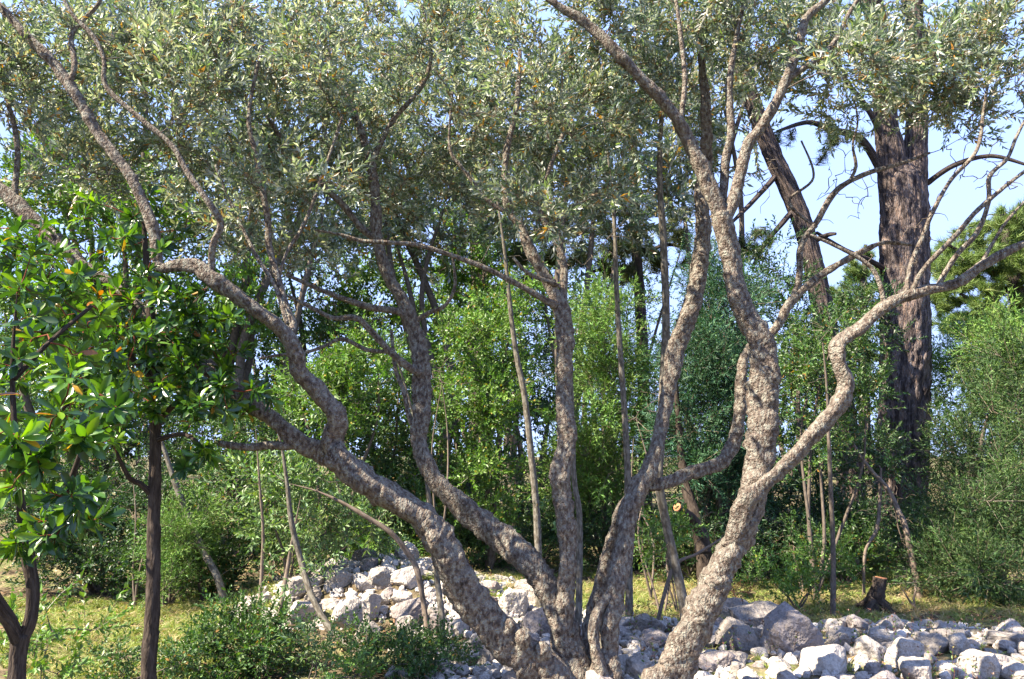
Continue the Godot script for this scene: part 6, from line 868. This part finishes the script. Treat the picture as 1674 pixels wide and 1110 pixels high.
# ------------------------------------------------------------------ limestone
func rock_mesh(sd: int, div: int, blocky: float) -> ArrayMesh:
	var r := RandomNumberGenerator.new()
	r.seed = sd
	var planes := []
	for i in 13:
		var y := r.randf_range(-1, 1)
		var a := r.randf_range(0, TAU)
		var q := sqrt(1.0 - y * y)
		planes.append([Vector3(q * cos(a), y, q * sin(a)), r.randf_range(0.55, 0.9)])
	for ax in [Vector3.UP, Vector3.DOWN, Vector3.LEFT, Vector3.RIGHT, Vector3.FORWARD, Vector3.BACK]:
		planes.append([(ax + Vector3(r.randf_range(-0.3, 0.3), r.randf_range(-0.3, 0.3), r.randf_range(-0.3, 0.3))).normalized(), r.randf_range(0.55, 0.75) * blocky])
	var m := Mesher.new()
	# cube sphere, welded by key
	var at := {}
	for f in 6:
		var nn: Vector3 = [Vector3.UP, Vector3.DOWN, Vector3.LEFT, Vector3.RIGHT, Vector3.FORWARD, Vector3.BACK][f]
		var u := Vector3(nn.y, nn.z, nn.x)
		var w := nn.cross(u)
		var ids := []
		for j in div + 1:
			for i in div + 1:
				var p := (nn + u * (2.0 * i / div - 1.0) + w * (2.0 * j / div - 1.0))
				var k := Vector3i((p * 1000.0).round())
				if not at.has(k):
					var d := p.normalized()
					var rad := 1.15
					for pl in planes:
						var c: float = d.dot(pl[0])
						if c > 0.05: rad = minf(rad, pl[1] / c)
					rad *= 1.0 + 0.06 * noise.get_noise_3dv(d * 2.2 + Vector3(sd, 0, 0)) + 0.015 * noise.get_noise_3dv(d * 7.0 + Vector3(0, sd, 0))
					at[k] = m.v.size()
					m.v.append(d * rad)
				ids.append(at[k])
		for j in div:
			for i in div:
				var a: int = ids[j * (div + 1) + i]
				var b: int = ids[j * (div + 1) + i + 1]
				var c: int = ids[(j + 1) * (div + 1) + i]
				var d: int = ids[(j + 1) * (div + 1) + i + 1]
				m.ix.append_array([a, c, b, b, c, d])
	# faceted: no shared normals
	return m.mesh()

func rock_label(x: float, z: float, r: float, marks: Array) -> String:   # size, and where it lies from the nearest rock that stands out
	var order := marks.duplicate()
	order.sort_custom(func(a, b): return pow(a[0] - x, 2) + pow(a[1] - z, 2) < pow(b[0] - x, 2) + pow(b[1] - z, 2))
	var first := ""
	for at in order.slice(0, 4):
		var dx: float = x - at[0]
		var dz: float = z - at[1]
		var side := ("left of" if dx < 0.0 else "right of") if absf(dx) > absf(dz) * 0.8 else ("in front of" if dz > 0.0 else "behind")
		var size := "cobble sized" if r < 0.085 else ("head sized" if r < 0.115 else ("bulky" if r < 0.15 else "hefty"))
		var said := "%s rock %s%s the %s" % [size, "" if Vector2(dx, dz).length() < 0.55 else "well ", side, at[2]]
		if first == "": first = said
		if not said_labels.has(said):
			said_labels[said] = true
			return said
	return first

func make_rocks():
	rng.seed = 77
	var big := []
	var small := []
	for i in 10: big.append(rock_mesh(300 + i, 10, 1.0))
	for i in 8: small.append(rock_mesh(400 + i, 4, 1.05))
	var tones := []
	for i in 6:
		var m := M.stone.duplicate() as StandardMaterial3D
		m.vertex_color_use_as_albedo = false
		var k := rnd(0.40, 0.66)
		m.albedo_color = Color(k, k * rnd(0.91, 0.96), k * rnd(0.84, 0.92)).linear_to_srgb()
		m.uv1_offset = Vector3(i * 0.37, i * 0.11, 0)
		tones.append(m)
	var spots := []   # x, z, radius
	var marks := []
	for e in ROCKS:
		var o := put("rock", big[e.v], tones[e.v % 6], self)
		o.transform = Transform3D(Basis.from_euler(Vector3(e.rx, e.ry, e.rz)).scaled_local(Vector3(e.s[0], e.s[1], e.s[2])), Vector3(e.at[0], maxf(ground_y(e.at[0], e.at[2]) + e.s[1] * 0.35, e.at[1]), e.at[2]))
		tag(o, e.label, "rock", "pale limestone rocks of the rubble")
		spots.append([e.at[0], e.at[2], maxf(e.s[0], e.s[2]) * 0.85])
		marks.append([e.at[0], e.at[2], e.short])
	var found := []
	for zone in ROCK_ZONES:
		var tries: int = zone.tries
		for k in tries:
			var x := rnd(zone.x0, zone.x1)
			var z := rnd(zone.z0, zone.z1)
			var edge: float = maxf(absf((x - (zone.x0 + zone.x1) / 2) / (zone.x1 - zone.x0)), absf((z - (zone.z0 + zone.z1) / 2) / (zone.z1 - zone.z0))) * 2.0
			if edge + 0.5 * noise.get_noise_2d(x * 1.5, z * 1.5) > 0.95: continue
			var u := float(k) / tries
			var r: float = lerpf(zone.big, 0.05, pow(u, 0.45)) * rnd(0.6, 1.25)
			var ok := true
			for s in spots:
				var dx: float = s[0] - x
				var dz: float = s[1] - z
				if dx * dx + dz * dz < pow((s[2] + r) * 0.68, 2):
					ok = false
					break
			if not ok: continue
			spots.append([x, z, r])
			found.append([r / -z * (1.0 if absf(x / -z) < 0.62 and 1.6 / -z < 0.30 else 0.01), x, z, r, zone])
	found.sort_custom(func(a, b): return a[0] > b[0])
	var where := [[], []]
	var tints := [[], []]
	var left: int = 296 - ROCKS.size()
	for i in found.size():
		var e = found[i]
		var r: float = e[3]
		var sc := Vector3(r * rnd(0.9, 1.25), r * rnd(0.6, 0.95), r * rnd(0.85, 1.15))
		var tr := Transform3D(Basis.from_euler(Vector3(rnd(-0.35, 0.35), rnd(0, TAU), rnd(-0.35, 0.35))).scaled_local(sc), Vector3(e[1], ground_y(e[1], e[2]) + sc.y * rnd(-0.25, 0.4), e[2]))
		if i < left:
			var o := put("rock", big[i % 10] if r > 0.11 else small[i % 8], tones[i % 6], self)
			o.transform = tr
			tag(o, rock_label(e[1], e[2], r, marks), "rock", "pale limestone rocks of the rubble")
		else:
			where[i % 2].append(tr)
			var k := rnd(0.75, 1.0)
			tints[i % 2].append(Color(k, k * 0.98, k * 0.96))
	for q in 3200:   # chips between the rocks
		var zone = ROCK_ZONES[rng.randi_range(0, ROCK_ZONES.size() - 1)]
		var x := rnd(zone.x0, zone.x1)
		var z := rnd(zone.z0, zone.z1)
		var r := rnd(0.015, 0.06)
		where[q % 2].append(Transform3D(Basis.from_euler(Vector3(rnd(0, 3), rnd(0, TAU), rnd(0, 3))).scaled_local(Vector3(r, r * 0.7, r)), on_ground(x, z, -r * 0.3)))
		var k := rnd(0.7, 1.0)
		tints[q % 2].append(Color(k, k * 0.97, k * 0.94))
	for v in 2:
		var o := put_many("rubble", small[v], M.stone, self, where[v], tints[v])
		tag(o, "small limestone chips and cobbles between the larger rocks", "rubble")

# ------------------------------------------------------------------ ground cover, stump, log
func scatter(called: String, label: String, category: String, meshes: Array, mat: Material, zones: Array, s0: float, s1: float, flat := false):
	var o := Node3D.new()
	o.name = numbered(called)
	add_child(o)
	tag(o, label, category, "", "stuff")
	var places := []
	for zn in zones:
		for i in int(zn[4]):
			var x := rnd(zn[0], zn[1])
			var z := rnd(zn[2], zn[3])
			if noise.get_noise_2d(x * 0.9 + zn[0], z * 0.9) < zn[5]: continue
			var s := rnd(s0, s1)
			var b := Basis(Vector3.UP, rnd(0, TAU)) * Basis(Vector3.RIGHT, rnd(-0.25, 0.25) if not flat else PI / 2 + rnd(-0.5, 0.5))
			places.append(Transform3D(b.scaled_local(Vector3(s, s, s)), on_ground(x, z, 0.005 if not flat else -0.012)))
	for v in meshes.size():
		var w := []
		for i in range(v, places.size(), meshes.size()): w.append(places[i])
		put_many("blades" if not flat else "leaves", meshes[v], mat, o, w, tint_list(w.size(), 0.75, 1.3))

func make_small_things():
	rng.seed = 4242
	scatter("grass", "short sunlit green grass between the scrub", "grass", S.grass, M.grass, GRASS, 0.6, 1.3)
	scatter("dry_grass", "straw coloured dry grass on the open ground", "grass", S.dry_grass, M.grass, DRY, 0.5, 1.1)
	var lit := []
	for i in 3:
		var m := Mesher.new()
		leaf4(m, Vector3.ZERO, Vector3.UP, Vector3.BACK, 0.055, 0.024, [Color(0.30, 0.18, 0.09), Color(0.36, 0.26, 0.15), Color(0.22, 0.13, 0.08)][i], 0.1)
		lit.append(m.mesh())
	scatter("leaf_litter", "dry brown fallen leaves covering the soil", "leaf litter", lit, M.litter, LITTER, 0.6, 1.4, true)
	var weeds := []
	for i in 2: weeds.append(sprig(0.22, 10, [0.02, 0.04, 0.01, 0.018], [[3, 0.10, 0.17, 0.04], [1, 0.2, 0.10, 0.07], [1, 0.24, 0.2, 0.08]], Color(0.2, 0.08, 0.06), 1.3))
	scatter("weeds", "low wiry weeds sprouting between the rocks", "weeds", weeds, M.broad, [[0.5, 5.2, -8.2, -5.4, 900, 0.05], [-2.4, 0.5, -9.5, -6.5, 300, 0.1]], 0.4, 1.0)
	# stump
	var sp := on_ground(STUMP[0], STUMP[1])
	var t := thing("tree_stump", "short sawn tree stump with pale orange top in the grass", "stump", sp)
	var lean := Vector3(0.07, 0.33, 0.0)
	var stump_trunk := limb_part("trunk", [[sp + Vector3(-0.03, -0.05, 0), 0.13], [sp + Vector3(0.0, 0.08, 0), 0.09], [sp + lean * 0.7, 0.072], [sp + lean, 0.07]], sp, M.dark_bark, t, 14, 0.02, 0.2, 0.08)
	limb_part("cut_face", [[sp + lean - Vector3(0, 0.004, 0), 0.062], [sp + lean + Vector3(0.0015, 0.006, 0), 0.06]], sp, M.cut_wood, stump_trunk, 14, 0.01, 0.05)
	for a in [-2.6, -0.4, 1.2, 2.4]:
		var d := Vector3(cos(a), 0, sin(a))
		limb_part("root", [[sp + Vector3(0, 0.1, 0) + d * 0.05, 0.05], [sp + d * 0.16 + Vector3(0, 0.03, 0), 0.04], [sp + d * 0.3 - Vector3(0, 0.03, 0), 0.015]], sp, M.dark_bark, t, 8, 0.03, 0.15)
	for e in LOGS:
		var pts := P(e.path)
		var base: Vector3 = pts[0][0]
		t = thing("log", e.label, "log", base)
		var wood := limb_part("wood", pts, base, M[e.bark], t, 12, 0.04, 0.12, 0.06)
		if e.cut:
			var d: Vector3 = (pts[-1][0] - pts[-2][0]).normalized()
			limb_part("cut_face", [[pts[-1][0] - d * 0.003, pts[-1][1] * 0.92], [pts[-1][0] + d * 0.004, pts[-1][1] * 0.9]], base, M.cut_wood, wood, 12, 0.01, 0.05)
